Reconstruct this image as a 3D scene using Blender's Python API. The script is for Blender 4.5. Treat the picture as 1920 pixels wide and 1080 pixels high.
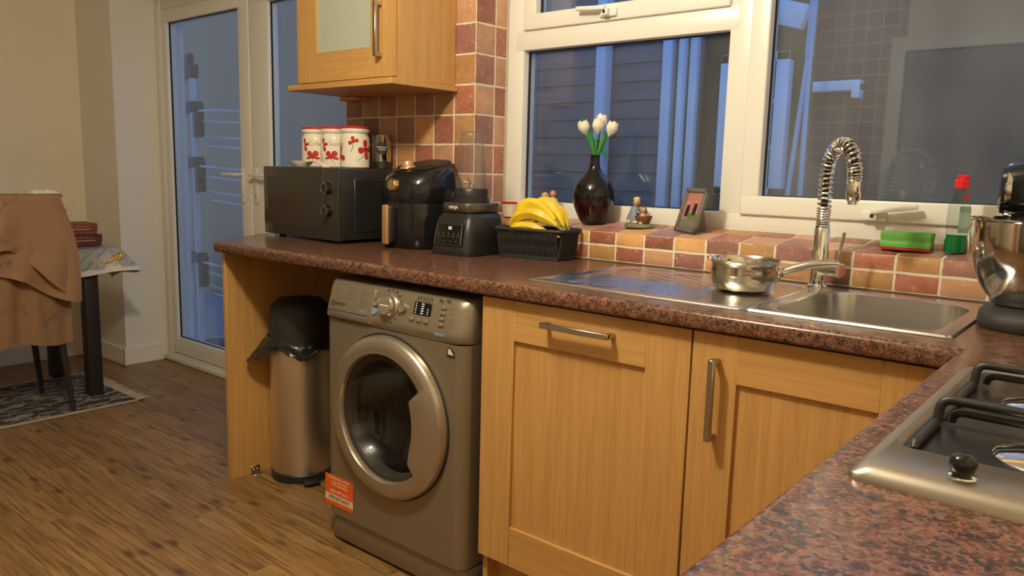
import bpy, bmesh, math, random
from mathutils import Vector, Matrix, noise
random.seed(7)
PI = math.pi
for o in list(bpy.data.objects): bpy.data.objects.remove(o)
SC = bpy.context.scene
COL = SC.collection

# ------------------------------------------------------------------ camera
CAM = (2.6488, -1.4703, 1.1883)
yaw, pitch, roll, FPX = 0.6917, 0.1491, 0.0251, 1459.29
fw = Vector((-math.sin(yaw)*math.cos(pitch), math.cos(yaw)*math.cos(pitch), -math.sin(pitch)))
r0 = Vector((math.cos(yaw), math.sin(yaw), 0)); u0 = r0.cross(fw)
rr = r0*math.cos(roll) + u0*math.sin(roll); uu = -r0*math.sin(roll) + u0*math.cos(roll)
cd = bpy.data.cameras.new('camera'); cam = bpy.data.objects.new('camera', cd); COL.objects.link(cam)
cd.sensor_width = 36; cd.lens = FPX*36/1920; cd.clip_start = .01
cam.matrix_world = Matrix(((rr.x, uu.x, -fw.x, CAM[0]), (rr.y, uu.y, -fw.y, CAM[1]), (rr.z, uu.z, -fw.z, CAM[2]), (0, 0, 0, 1)))
SC.camera = cam

# ------------------------------------------------------------------ world, exposure
w = bpy.data.worlds.new('dusk'); SC.world = w; w.use_nodes = True
bg = w.node_tree.nodes['Background']
bg.inputs[0].default_value = (.20, .42, 1.0, 1); bg.inputs[1].default_value = 1.55
LAMP_POS = (1.42, -.82, 2.2); LAMP_W = 82; LAMP_COL = (1.0, .90, .66)
vs = SC.view_settings
vs.view_transform = 'Standard'; vs.look = 'None'; vs.gamma = 1; vs.exposure = 0.0
vs.use_curve_mapping = False

# ------------------------------------------------------------------ material helpers
def lin(c):
    return tuple(((x/255)/12.92 if x/255 <= .04045 else ((x/255+.055)/1.055)**2.4) for x in c)
def mat(name, col=(.5, .5, .5), rough=.5, metal=0, **kw):
    m = bpy.data.materials.new(name); m.use_nodes = True
    b = m.node_tree.nodes['Principled BSDF']
    b.inputs['Base Color'].default_value = (*col, 1); b.inputs['Roughness'].default_value = rough
    b.inputs['Metallic'].default_value = metal
    for k, v in kw.items():
        b.inputs[k.replace('_', ' ')].default_value = v
    return m
class NT:
    def __init__(s, m): s.m = m; s.t = m.node_tree; s.b = s.t.nodes['Principled BSDF']
    def n(s, typ, **kw):
        nd = s.t.nodes.new(typ)
        for k, v in kw.items():
            if k in nd.inputs.keys(): nd.inputs[k].default_value = v
            else: setattr(nd, k, v)
        return nd
    def l(s, a, b): s.t.links.new(a, b)
    def coords(s, scale=(1, 1, 1), rnd=False, kind='Object'):
        tc = s.n('ShaderNodeTexCoord'); mp = s.n('ShaderNodeMapping'); mp.inputs['Scale'].default_value = scale
        s.l(tc.outputs[kind], mp.inputs['Vector'])
        if rnd:
            oi = s.n('ShaderNodeObjectInfo'); mu = s.n('ShaderNodeMath', operation='MULTIPLY'); mu.inputs[1].default_value = 37.
            s.l(oi.outputs['Random'], mu.inputs[0]); s.l(mu.outputs[0], mp.inputs['Location'])
        return mp.outputs[0]
    def ramp(s, fac, stops):
        r = s.n('ShaderNodeValToRGB'); e = r.color_ramp.elements
        while len(e) < len(stops): e.new(.5)
        for i, (p, c) in enumerate(stops): e[i].position = p; e[i].color = (*c, 1) if len(c) == 3 else c
        s.l(fac, r.inputs[0]); return r.outputs[0]
    def noise(s, vec, scale, detail=4, rough=.5, dist=0):
        nd = s.n('ShaderNodeTexNoise'); nd.inputs['Scale'].default_value = scale; nd.inputs['Detail'].default_value = detail
        nd.inputs['Roughness'].default_value = rough; nd.inputs['Distortion'].default_value = dist
        s.l(vec, nd.inputs['Vector']); return nd.outputs[0]
    def mix(s, fac, a, b, typ='MIX'):
        nd = s.n('ShaderNodeMix', data_type='RGBA', blend_type=typ)
        for sock, v in ((nd.inputs[0], fac), (nd.inputs[6], a), (nd.inputs[7], b)):
            if isinstance(v, (int, float)): sock.default_value = v
            elif isinstance(v, tuple): sock.default_value = (*v, 1)
            else: s.l(v, sock)
        return nd.outputs[2]
    def bump(s, h, strength=.3, dist=.002):
        bp = s.n('ShaderNodeBump'); bp.inputs['Strength'].default_value = strength; bp.inputs['Distance'].default_value = dist
        s.l(h, bp.inputs['Height']); s.l(bp.outputs[0], s.b.inputs['Normal'])
    def base(s, c): s.l(c, s.b.inputs['Base Color'])

def oak(name, axis, ca=(.56, .315, .105), cb=(.47, .25, .076)):
    m = mat(name, ca, .42); t = NT(m)
    sc = [55, 55, 55]; sc[axis] = 2.2
    v = t.coords(tuple(sc), rnd=True)
    g = t.noise(v, 1.0, 5, .6, .6)
    v2 = t.coords(tuple(x*(4 if i != axis else 3) for i, x in enumerate(sc)), rnd=True)
    f = t.noise(v2, 1.0, 2, .5)
    c = t.ramp(g, [(.30, cb), (.62, ca)])
    c2 = t.mix(t.ramp(f, [(.35, (.0, .0, .0)), (.5, (1, 1, 1))]), tuple(x*.78 for x in cb), c)
    c3 = t.mix(.35, c, c2); t.base(c3); t.bump(f, .12, .001)
    return m
def flat(name, c, rough=.5, metal=0, **kw): return mat(name, lin(c), rough, metal, **kw)

M = {}
M['oak_z'] = oak('oak_vertical', 2); M['oak_x'] = oak('oak_horizontal', 0); M['oak_y'] = oak('oak_depth', 1)
M['paint'] = mat('cream_paint', (.82, .73, .57), .8)
t = NT(M['paint']); nz = t.noise(t.coords(), 160, 3); t.bump(nz, .35, .004)
M['white_paint'] = mat('white_paint', (.80, .75, .66), .6)
M['ceil'] = mat('ceiling_white', (.78, .75, .70), .9)
M['upvc'] = mat('white_upvc', (.80, .78, .73), .3)
M['gasket'] = mat('black_gasket', (.02, .02, .022), .6)
M['grout'] = mat('grout', (.74, .66, .52), .9)
M['grout_dark'] = mat('sealant', (.10, .07, .05), .7)
def tile_mat(name, a, b):
    m = mat(name, a, .38); t = NT(m); v = t.coords((1, 1, 1), rnd=True)
    c = t.ramp(t.noise(v, 22, 4, .6), [(.3, b), (.7, a)])
    oi = t.n('ShaderNodeObjectInfo')
    hs = t.n('ShaderNodeHueSaturation'); mr = t.n('ShaderNodeMapRange'); mr.inputs['To Min'].default_value = .72; mr.inputs['To Max'].default_value = 1.25
    t.l(oi.outputs['Random'], mr.inputs[0]); t.l(mr.outputs[0], hs.inputs['Value']); t.l(c, hs.inputs['Color'])
    sp = t.ramp(t.noise(v, 95, 6, .75, .4), [(.55, (0, 0, 0)), (.66, (.8, .8, .8))])
    big = t.ramp(t.noise(v, 16, 2, .5), [(.40, (0, 0, 0)), (.58, (1, 1, 1))])
    f = t.mix(1.0, sp, big, 'MULTIPLY')
    t.base(t.mix(f, hs.outputs[0], (.72, .58, .46))); t.bump(t.noise(v, 30, 4, .6), .5, .004)
    return m
M['tile_red'] = tile_mat('terracotta_tile', (.42, .16, .095), (.31, .105, .07))
M['tile_ochre'] = tile_mat('ochre_tile', (.60, .325, .14), (.49, .24, .095))
M['tile_mauve'] = tile_mat('mauve_tile', (.36, .16, .125), (.27, .125, .105))
M['tile_pink'] = tile_mat('sandy_pink_tile', (.52, .29, .175), (.42, .215, .13))
# granite worktop
m = mat('granite_laminate', (.2, .1, .06), .26); M['granite'] = m; m.node_tree.nodes['Principled BSDF'].inputs['Roughness'].default_value = .21; t = NT(m); v = t.coords()
vo = t.n('ShaderNodeTexVoronoi'); vo.inputs['Scale'].default_value = 235; vo.inputs['Randomness'].default_value = 1
dv = t.n('ShaderNodeVectorMath', operation='ADD'); nzc = t.n('ShaderNodeTexNoise'); nzc.inputs['Scale'].default_value = 120
sc_ = t.n('ShaderNodeVectorMath', operation='SCALE'); sc_.inputs['Scale'].default_value = .008
t.l(v, nzc.inputs['Vector']); t.l(nzc.outputs['Color'], sc_.inputs[0]); t.l(v, dv.inputs[0]); t.l(sc_.outputs[0], dv.inputs[1]); t.l(dv.outputs[0], vo.inputs['Vector'])
sp = t.n('ShaderNodeSeparateColor'); t.l(vo.outputs['Color'], sp.inputs[0])
c1 = t.ramp(sp.outputs[0], [(.0, (.016, .014, .012)), (.30, (.035, .028, .022)), (.38, (.13, .052, .032)), (.62, (.22, .085, .05)), (.80, (.36, .165, .085)), (.93, (.22, .17, .125))])
c2 = t.ramp(t.noise(v, 62, 5, .7), [(.38, (.022, .018, .015)), (.5, (.15, .062, .04)), (.66, (.30, .125, .072))])
t.base(t.mix(1.0, t.mix(.5, c1, c2), (.86, .84, .84), 'MULTIPLY')); t.bump(t.noise(v, 400, 2), .06, .0005)
# floor planks
m = mat('laminate_plank', (.3, .16, .06), .42); M['plank'] = m; t = NT(m)
v = t.coords((1.6, 26, 26), rnd=True); g = t.noise(v, 1.0, 6, .62, 1.1)
v3 = t.coords((5, 90, 90), rnd=True); g2 = t.noise(v3, 1.0, 3, .6, .5)
c = t.ramp(g, [(.28, (.19, .095, .032)), (.5, (.28, .15, .054)), (.72, (.37, .215, .085))])
c = t.mix(t.ramp(g2, [(.40, (.75, .75, .75)), (.50, (0, 0, 0))]), c, (.12, .058, .024))
vk = t.coords((4.2, 11.5, 1), rnd=True); vor = t.n('ShaderNodeTexVoronoi'); vor.voronoi_dimensions = '2D'; vor.inputs['Scale'].default_value = 1.0; t.l(vk, vor.inputs['Vector'])
k = t.ramp(vor.outputs['Distance'], [(.06, (.8, .8, .8)), (.20, (0, 0, 0))])
sk_ = t.n('ShaderNodeSeparateColor'); t.l(vor.outputs['Color'], sk_.inputs[0]); k = t.mix(1.0, k, t.ramp(sk_.outputs[0], [(.48, (0, 0, 0)), (.6, (1, 1, 1))]), 'MULTIPLY')
c = t.mix(k, c, (.06, .026, .012))
oi = t.n('ShaderNodeObjectInfo'); hs = t.n('ShaderNodeHueSaturation'); mr = t.n('ShaderNodeMapRange'); mr.inputs['To Min'].default_value = .94; mr.inputs['To Max'].default_value = 1.06
t.l(oi.outputs['Random'], mr.inputs[0]); t.l(mr.outputs[0], hs.inputs['Value']); t.l(c, hs.inputs['Color']); t.base(hs.outputs[0]); t.bump(g2, .1, .001)
M['subfloor'] = mat('plank_joint', (.05, .025, .012), .8)
# metals and plastics
def brushed(name, col, rough, axis=2, amount=.12, scale=300):
    m = mat(name, col, rough, 1.0); t = NT(m); sc = [scale]*3; sc[axis] = 3
    n = t.noise(t.coords(tuple(sc)), 1.0, 2); r = t.n('ShaderNodeMapRange'); r.inputs['To Min'].default_value = rough-amount/2; r.inputs['To Max'].default_value = rough+amount/2
    t.l(n, r.inputs[0]); t.l(r.outputs[0], t.b.inputs['Roughness']); return m
M['steel'] = brushed('brushed_steel', (.62, .60, .56), .28, 0)
M['steel_v'] = brushed('brushed_steel_upright', (.76, .70, .61), .40, 2)
M['sink_steel'] = brushed('sink_steel', (.60, .59, .57), .24, 0)
M['hob_steel'] = brushed('hob_steel', (.42, .37, .31), .36, 0)
M['chrome'] = mat('chrome', (.78, .77, .74), .08, 1.0)
M['pan_steel'] = mat('polished_pan_steel', (.66, .62, .54), .14, 1.0)
M['bowl_steel'] = mat('mixer_bowl_steel', (.62, .58, .52), .10, 1.0)
M['nickel'] = mat('brushed_nickel', (.50, .46, .40), .32, 1.0)
M['nickel_dark'] = mat('dark_satin_metal', (.22, .20, .175), .38, 1.0)
M['mw_front'] = mat('brown_black_glass', (.035, .030, .024), .16)
M['silver_plastic'] = mat('silver_grey_paint', (.27, .225, .165), .33, .55)
M['silver_ring'] = mat('silver_ring', (.44, .385, .31), .25, .75)
M['black'] = mat('black_plastic', (.018, .017, .017), .38)
M['black_gloss'] = mat('glossy_black', (.010, .010, .011), .12)
M['black_matte'] = mat('matte_black', (.022, .02, .019), .6)
M['dark_inside'] = mat('dark_interior', (.03, .028, .026), .5)
M['cast_iron'] = mat('cast_iron', (.016, .015, .015), .45)
M['hob_dark'] = mat('dark_hob_plate', (.055, .05, .048), .22, .6)
M['gold'] = mat('brushed_gold', (.72, .50, .26), .3, 1.0)
M['copper'] = mat('copper_plastic', (.62, .36, .19), .35, .6)
M['screen'] = mat('black_screen', (.006, .006, .007), .1)
M['print_white'] = flat('white_print', (235, 230, 220), .5)
M['print_grey'] = flat('grey_print', (95, 88, 78), .5)
M['print_dark'] = flat('dark_print', (38, 32, 28), .5)
M['print_blue'] = flat('pale_blue_print', (112, 142, 165), .5)
M['led'] = mat('display_digits', (.7, .7, .68), .5); M['led'].node_tree.nodes['Principled BSDF'].inputs['Emission Color'].default_value = (.9, .9, .85, 1); M['led'].node_tree.nodes['Principled BSDF'].inputs['Emission Strength'].default_value = .35
M['ceramic'] = mat('cream_ceramic', (.80, .74, .62), .18)
M['red_glaze'] = mat('red_glaze', (.55, .028, .03), .25)
M['red_print'] = mat('red_petal_print', (.50, .022, .028), .3)
M['orange'] = flat('orange_sticker', (226, 92, 22), .55)
M['sticker_white'] = flat('sticker_white', (225, 205, 175), .55)
M['bag'] = mat('black_bin_liner', (.015, .014, .014), .28)
M['red_plastic'] = flat('red_plastic', (214, 30, 28), .35)
M['sponge'] = mat('green_sponge', lin((112, 178, 88)), .95); t = NT(M['sponge']); t.bump(t.noise(t.coords(), 500, 3), .6, .002)
M['scourer'] = mat('red_scourer', lin((178, 60, 48)), 1); t = NT(M['scourer']); t.bump(t.noise(t.coords(), 900, 2), .8, .002)
M['petal'] = mat('cream_petal', (.84, .78, .64), .55, Subsurface_Weight=.1)
M['leaf'] = mat('tulip_leaf', lin((52, 128, 70)), .45)
M['stem'] = mat('tulip_stem', lin((58, 120, 58)), .5)
m = mat('banana_skin', lin((228, 190, 30)), .45); M['banana'] = m; t = NT(m); v = t.coords()
c = t.ramp(t.noise(v, 9, 3), [(.3, lin((205, 170, 25))), (.6, lin((238, 203, 45)))])
t.base(t.mix(t.ramp(t.noise(v, 60, 3, .7), [(.66, (0, 0, 0)), (.75, (.5, .5, .5))]), c, lin((120, 85, 20))))
M['banana_tip'] = flat('banana_tip', (120, 120, 40), .6)
M['orange_fruit'] = flat('orange_peel', (235, 140, 35), .5)
M['vase'] = mat('dark_glazed_vase', (.007, .006, .007), .08); M['vase_red'] = mat('dark_red_glaze', (.022, .005, .006), .10)
M['fig_cream'] = flat('resin_cream', (205, 185, 150), .55); M['fig_skin'] = flat('resin_skin', (205, 150, 105), .5)
M['fig_brown'] = flat('resin_brown', (110, 70, 45), .5); M['fig_grey'] = flat('resin_grey_green', (120, 122, 105), .55); M['fig_blue'] = flat('resin_blue_grey', (120, 130, 140), .55)
M['frame_grey'] = mat('grey_frame', (.14, .125, .11), .45)
M['table_black'] = mat('dark_table_leg', (.022, .019, .018), .45)
m = mat('silver_tablecloth', (.5, .5, .5), .3); M['tcloth'] = m; t = NT(m); v = t.coords()
wv = t.n('ShaderNodeTexVoronoi'); wv.feature = 'DISTANCE_TO_EDGE'; wv.inputs['Scale'].default_value = 14; t.l(v, wv.inputs['Vector'])
mg = t.n('ShaderNodeTexMagic'); mg.turbulence_depth = 3; mg.inputs['Scale'].default_value = 9; mg.inputs['Distortion'].default_value = 1.6; t.l(v, mg.inputs['Vector'])
c = t.ramp(mg.outputs['Fac'], [(.40, (.42, .41, .40)), (.47, (.20, .18, .16)), (.54, (.46, .45, .43))]); t.base(c); t.b.inputs['Metallic'].default_value = .25
M['tcloth_hem'] = mat('white_cloth_hem', (.66, .62, .55), .5)
M['gold_foil'] = mat('gold_foil', (.85, .56, .16), .25, 1.0); t = NT(M['gold_foil']); t.bump(t.noise(t.coords(), 180, 2), .8, .004)
def drape(name, col, dark):
    m = mat(name, col, .85); t = NT(m); v = t.coords()
    c = t.mix(t.ramp(t.noise(v, 5, 3), [(.35, (0, 0, 0)), (.7, (.5, .5, .5))]), col, tuple(x*.8 for x in col))
    b = t.ramp(t.noise(v, 7.5, 5, .8, .9), [(.57, (0, 0, 0)), (.68, (.75, .75, .75))])
    t.base(t.mix(b, c, dark)); t.bump(t.noise(v, 500, 2), .2, .001); return m
M['shawl'] = drape('tan_shawl', (.34, .185, .10), (.10, .08, .06)); M['under'] = drape('tan_under_cloth', (.30, .168, .083), (.11, .085, .06))
m = mat('patterned_rug', (.05, .04, .03), .95); M['rug'] = m; t = NT(m); v = t.coords((26, 9, 10))
t.base(t.ramp(t.noise(v, 1.0, 5, .7, 1.5), [(.45, (.030, .022, .018)), (.52, (.07, .05, .04)), (.56, (.42, .36, .29)), (.66, (.06, .045, .035))])); t.bump(t.noise(v, 6, 3), .6, .004)
M['rug_edge'] = mat('cream_fringe', (.42, .34, .24), .95)
M['box_red'] = flat('red_brown_card', (130, 62, 44), .5); M['box_dark'] = flat('dark_red_card', (98, 48, 42), .5); M['box_print'] = flat('pale_card_print', (196, 160, 130), .5)
M['white_plastic'] = mat('white_plastic', (.75, .72, .66), .4)
# glass: clear panes with a Fresnel reflection
def pane_glass(name, tint=(.93, .96, .98), ior=1.5, rough=0, dust_haze=0):
    m = bpy.data.materials.new(name); m.use_nodes = True; nt = m.node_tree; nt.nodes.clear()
    o = nt.nodes.new('ShaderNodeOutputMaterial'); mx = nt.nodes.new('ShaderNodeMixShader'); fr = nt.nodes.new('ShaderNodeFresnel'); 
    ge = nt.nodes.new('ShaderNodeNewGeometry'); mr = nt.nodes.new('ShaderNodeMapRange'); mr.inputs['To Min'].default_value = ior; mr.inputs['To Max'].default_value = 1/ior; nt.links.new(ge.outputs['Backfacing'], mr.inputs[0]); nt.links.new(mr.outputs[0], fr.inputs[0])
    tr = nt.nodes.new('ShaderNodeBsdfTransparent'); tr.inputs[0].default_value = (*tint, 1); gl = nt.nodes.new('ShaderNodeBsdfGlossy'); gl.inputs['Roughness'].default_value = rough
    nt.links.new(fr.outputs[0], mx.inputs[0]); nt.links.new(tr.outputs[0], mx.inputs[1]); nt.links.new(gl.outputs[0], mx.inputs[2]); nt.links.new(mx.outputs[0], o.inputs[0])
    if dust_haze:      # dusty smears, with lens-glare haze painted in as a pale diffuse film
        df = nt.nodes.new('ShaderNodeBsdfDiffuse'); df.inputs[0].default_value = (.8, .8, .8, 1); m2 = nt.nodes.new('ShaderNodeMixShader'); tc = nt.nodes.new('ShaderNodeTexCoord'); nz_ = nt.nodes.new('ShaderNodeTexNoise')
        mp = nt.nodes.new('ShaderNodeMapping'); mp.inputs['Scale'].default_value = (3, 3, 1.2); nz_.inputs['Scale'].default_value = 2.2; nz_.inputs['Detail'].default_value = 5
        r2 = nt.nodes.new('ShaderNodeMapRange'); r2.inputs['From Min'].default_value = .3; r2.inputs['From Max'].default_value = .7; r2.inputs['To Min'].default_value = dust_haze*.6; r2.inputs['To Max'].default_value = dust_haze*1.4
        nt.links.new(tc.outputs['Object'], mp.inputs[0]); nt.links.new(mp.outputs[0], nz_.inputs['Vector']); nt.links.new(nz_.outputs[0], r2.inputs[0]); nt.links.new(r2.outputs[0], m2.inputs[0])
        nt.links.new(mx.outputs[0], m2.inputs[1]); nt.links.new(df.outputs[0], m2.inputs[2]); nt.links.new(m2.outputs[0], o.inputs[0])
    return m
M['pane'] = pane_glass('window_glass', dust_haze=.014); M['pane_dust_glare'] = pane_glass('dusty_glare_window_glass', dust_haze=.035); M['cup_glass'] = pane_glass('clear_plastic', (.84, .82, .79), 1.5, dust_haze=.05)  # right pane's stronger film mixes real dirt with painted glare haze
M['porthole'] = pane_glass('porthole_glass', (.55, .55, .55), 1.5)
M['bottle_clear'] = pane_glass('clear_bottle', (.82, .87, .85), 1.4)
M['frosted'] = mat('frosted_glass', (.42, .46, .38), .35)
M['green_liquid'] = mat('green_liquid', lin((10, 120, 60)), .1)
M['pale_liquid'] = mat('pale_bottle_label', lin((165, 172, 160)), .4)
# outside
M['board'] = mat('painted_outside_board', (.13, .13, .13), .6); t = NT(M['board']); t.base(t.ramp(t.noise(t.coords((2, 30, 30), rnd=True), 1, 4), [(.3, (.15, .15, .15)), (.7, (.21, .20, .19))]))
M['render'] = mat('beige_render', (.40, .25, .135), .9)
M['brown_render'] = mat('dark_brown_render', (.075, .05, .036), .9)
M['paving'] = mat('concrete_paving', (.25, .25, .25), .9); t = NT(M['paving']); t.base(t.ramp(t.noise(t.coords(), 12, 4), [(.3, (.2, .2, .2)), (.7, (.3, .3, .29))]))
M['out_white'] = mat('outdoor_white_frame', (.78, .80, .82), .4)
M['out_dark'] = mat('outdoor_dark_frame', (.06, .06, .065), .5)
M['blue_rod'] = mat('pale_blue_metal', (.30, .48, .66), .4)
M['door_brown'] = mat('brown_room_door', (.14, .115, .10), .5)
M['trim_grey'] = mat('painted_door_frame', (.80, .76, .70), .4)

# ------------------------------------------------------------------ mesh helpers
def I4(): return Matrix.Identity(4)
def T(x, y, z): return Matrix.Translation((x, y, z))
def RX(a): return Matrix.Rotation(a, 4, 'X')
def RY(a): return Matrix.Rotation(a, 4, 'Y')
def RZ(a): return Matrix.Rotation(a, 4, 'Z')
class B:
    def __init__(s): s.bm = bmesh.new()
    def _merge(s, tmp, m=None):
        if m is not None: bmesh.ops.transform(tmp, matrix=m, verts=tmp.verts)
        me = bpy.data.meshes.new('tmp'); tmp.to_mesh(me); tmp.free(); s.bm.from_mesh(me); bpy.data.meshes.remove(me); return s
    def box(s, x0, x1, y0, y1, z0, z1, bev=0, seg=2, m=None):
        tmp = bmesh.new(); bmesh.ops.create_cube(tmp, size=1)
        for v in tmp.verts: v.co = Vector(((x0+x1)/2+v.co.x*(x1-x0), (y0+y1)/2+v.co.y*(y1-y0), (z0+z1)/2+v.co.z*(z1-z0)))
        if bev: bmesh.ops.bevel(tmp, geom=tmp.edges[:], offset=bev, segments=seg, profile=.5, affect='EDGES')
        return s._merge(tmp, m)
    def rprism(s, w, d, z0, z1, r, seg=6, bev=0, m=None, c=(0, 0)):
        pts = []
        for sx, sy, a0 in ((1, 1, 0), (-1, 1, 90), (-1, -1, 180), (1, -1, 270)):
            for k in range(seg+1):
                a = math.radians(a0+90*k/seg); pts.append((c[0]+sx*(w/2-r)+r*math.cos(a), c[1]+sy*(d/2-r)+r*math.sin(a)))
        return s.prism(pts, z0, z1, bev, m)
    def prism(s, pts, z0, z1, bev=0, m=None, bseg=2):
        tmp = bmesh.new(); n = len(pts)
        lo = [tmp.verts.new((x, y, z0)) for x, y in pts]; hi = [tmp.verts.new((x, y, z1)) for x, y in pts]
        f1 = tmp.faces.new(lo[::-1]); f2 = tmp.faces.new(hi)
        for i in range(n): tmp.faces.new((lo[i], lo[(i+1) % n], hi[(i+1) % n], hi[i]))
        bmesh.ops.recalc_face_normals(tmp, faces=tmp.faces)
        if bev: bmesh.ops.bevel(tmp, geom=list(set(f1.edges) | set(f2.edges)), offset=bev, segments=bseg, profile=.5, affect='EDGES')
        return s._merge(tmp, m)
    def lathe(s, prof, seg=32, m=None, scale=(1, 1)):
        tmp = bmesh.new(); rings = []
        for r, z in prof:
            if r < 1e-6: rings.append([tmp.verts.new((0, 0, z))])
            else: rings.append([tmp.verts.new((r*math.cos(2*PI*k/seg)*scale[0], r*math.sin(2*PI*k/seg)*scale[1], z)) for k in range(seg)])
        for a, b in zip(rings[:-1], rings[1:]):
            for k in range(seg):
                k2 = (k+1) % seg
                if len(a) == 1 and len(b) == 1: continue
                if len(a) == 1: tmp.faces.new((a[0], b[k2], b[k]))
                elif len(b) == 1: tmp.faces.new((a[k], a[k2], b[0]))
                else: tmp.faces.new((a[k], a[k2], b[k2], b[k]))
        bmesh.ops.recalc_face_normals(tmp, faces=tmp.faces)
        return s._merge(tmp, m)
    def cyl(s, p0, p1, r0, r1=None, seg=16):
        r1 = r0 if r1 is None else r1
        p0 = Vector(p0); p1 = Vector(p1); d = p1-p0; L = d.length
        q = d.to_track_quat('Z', 'Y').to_matrix().to_4x4()
        return s.lathe([(0, 0), (r0, 0), (r1, L), (0, L)], seg, Matrix.Translation(p0) @ q)
    def ball(s, c, r, seg=16, m=None):
        if not isinstance(r, tuple): r = (r, r, r)
        tmp = bmesh.new(); bmesh.ops.create_uvsphere(tmp, u_segments=seg, v_segments=max(6, seg*2//3), radius=1)
        mm = Matrix.Translation(c) @ (m if m is not None else I4()) @ Matrix.Diagonal((*r, 1)); return s._merge(tmp, mm)
    def tube(s, pts, r, seg=8, closed=False):
        pts = [Vector(p) for p in pts]; n = len(pts); rs = r if isinstance(r, (list, tuple)) else [r]*n
        tmp = bmesh.new(); rings = []; nrm = None
        for i in range(n):
            if closed: d = pts[(i+1) % n]-pts[i-1]
            else: d = pts[min(i+1, n-1)]-pts[max(i-1, 0)]
            d.normalize()
            if nrm is None:
                a = Vector((0, 0, 1)) if abs(d.z) < .9 else Vector((1, 0, 0)); nrm = d.cross(a).normalized()
            else:
                nrm = (nrm-d*nrm.dot(d)).normalized()
            bn = d.cross(nrm)
            rings.append([tmp.verts.new(pts[i]+(nrm*math.cos(2*PI*k/seg)+bn*math.sin(2*PI*k/seg))*rs[i]) for k in range(seg)])
        for i in range(n if closed else n-1):
            a = rings[i]; b = rings[(i+1) % n]
            for k in range(seg): tmp.faces.new((a[k], a[(k+1) % seg], b[(k+1) % seg], b[k]))
        if not closed: tmp.faces.new(rings[0][::-1]); tmp.faces.new(rings[-1])
        bmesh.ops.recalc_face_normals(tmp, faces=tmp.faces)
        return s._merge(tmp)
    def grid(s, f, nu, nv, thick=0):
        tmp = bmesh.new(); vs_ = [[tmp.verts.new(f(i/nu, j/nv)) for j in range(nv+1)] for i in range(nu+1)]
        for i in range(nu):
            for j in range(nv): tmp.faces.new((vs_[i][j], vs_[i+1][j], vs_[i+1][j+1], vs_[i][j+1]))
        if thick:
            tmp.normal_update(); bmesh.ops.solidify(tmp, geom=tmp.faces[:], thickness=thick)
        return s._merge(tmp)
    def mesh(s, name, smooth=40):
        me = bpy.data.meshes.new(name); s.bm.to_mesh(me); s.bm.free()
        if smooth:
            for p in me.polygons: p.use_smooth = True
            me.set_sharp_from_angle(angle=math.radians(smooth))
        return me
def link(name, me, material, parent=None, mw=None):
    o = bpy.data.objects.new(name, me); COL.objects.link(o)
    if me is not None and material is not None:
        if not me.materials: me.materials.append(material)
    if parent is not None: o.parent = parent
    if mw is not None: o.matrix_local = mw
    return o
def ob(name, b, material, parent=None, mw=None, smooth=40):
    return link(name, b.mesh(name, smooth), material, parent, mw)
def tag(o, label=None, cat=None, group=None, kind=None):
    if label: o['label'] = label
    if cat: o['category'] = cat
    if group: o['group'] = group
    if kind: o['kind'] = kind
    return o
def thing(name, label, cat, loc=(0, 0, 0), rz=0, group=None):
    o = bpy.data.objects.new(name, None); COL.objects.link(o); o.location = loc; o.rotation_euler = (0, 0, rz); o.empty_display_size = .05
    return tag(o, label, cat, group)
def struct(name, b, material, parent=None, smooth=0):
    o = ob(name, b, material, parent, smooth=smooth)
    if parent is None: o['kind'] = 'structure'
    return o
def text_bm(s, size, align='CENTER', ext=.0003, space=1.0):
    cu = bpy.data.curves.new('txt', 'FONT'); cu.body = s; cu.size = size; cu.align_x = align; cu.align_y = 'CENTER'; cu.extrude = ext; cu.resolution_u = 2; cu.space_character = space
    o = bpy.data.objects.new('txt', cu); COL.objects.link(o)
    dg = bpy.context.evaluated_depsgraph_get(); dg.update()
    me = bpy.data.meshes.new_from_object(o.evaluated_get(dg)); bm = bmesh.new(); bm.from_mesh(me)
    bpy.data.objects.remove(o); bpy.data.curves.remove(cu); bpy.data.meshes.remove(me); return bm
def text(name, s, size, material, parent, m, align='CENTER', space=1.0):
    b = B(); b._merge(text_bm(s, size, align, space=space), m); return ob(name, b, material, parent, smooth=0)
FRONT = RX(PI/2)     # text in XY plane -> stands in XZ facing -Y

# ------------------------------------------------------------------ room shell
XL, XR, YF, YB, ZC = -2.40, 3.05, -2.70, .630, 2.42
WINX0, WINX1, WINZ0, WINZ1 = .717, 2.62, 1.0, 2.10
fl = struct('floor', B().box(XL-.1, XR+.1, YF-.1, .80, -.08, -.006), M['subfloor'])
PW, PL = .19, 1.25
pm = {}
row = 0; y = YF
while y < .79:
    y1 = min(y+PW, .80); x = XL - (row*.47) % PL
    while x < XR:
        xa, xb = max(x, XL), min(x+PL, XR)
        if xb-xa > .03 and y1-y > .02:
            L = round(xb-xa, 3); W_ = round(y1-y, 3); key = (L, W_)
            if key not in pm:
                me = B().box(-L/2+.0004, L/2-.0004, -W_/2+.0004, W_/2-.0004, -.006, 0, .0008, 1).mesh('plank', 0); me.materials.append(M['plank']); pm[key] = me
            o = link('plank', pm[key], None, fl); o.location = ((xa+xb)/2, (y+y1)/2, 0)
        x += PL
    y += PW; row += 1
struct('ceiling', B().box(XL-.1, XR+.1, YF-.1, .95, ZC, ZC+.1), M['ceil'])
struct('wall_left', B().box(XL-.1, XL, YF-.1, .95, -.08, ZC), M['paint'])
struct('wall_left_pier', B().box(XL-.005, -1.945, .53, .95, -.08, ZC), M['white_paint'])
struct('wall_right', B().box(XR, XR+.1, YF-.1, .95, -.08, ZC), M['paint'])
struct('baseboard_left', B().box(XL, XL+.015, YF, .53, 0, .10, .003), M['white_paint'])
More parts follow.
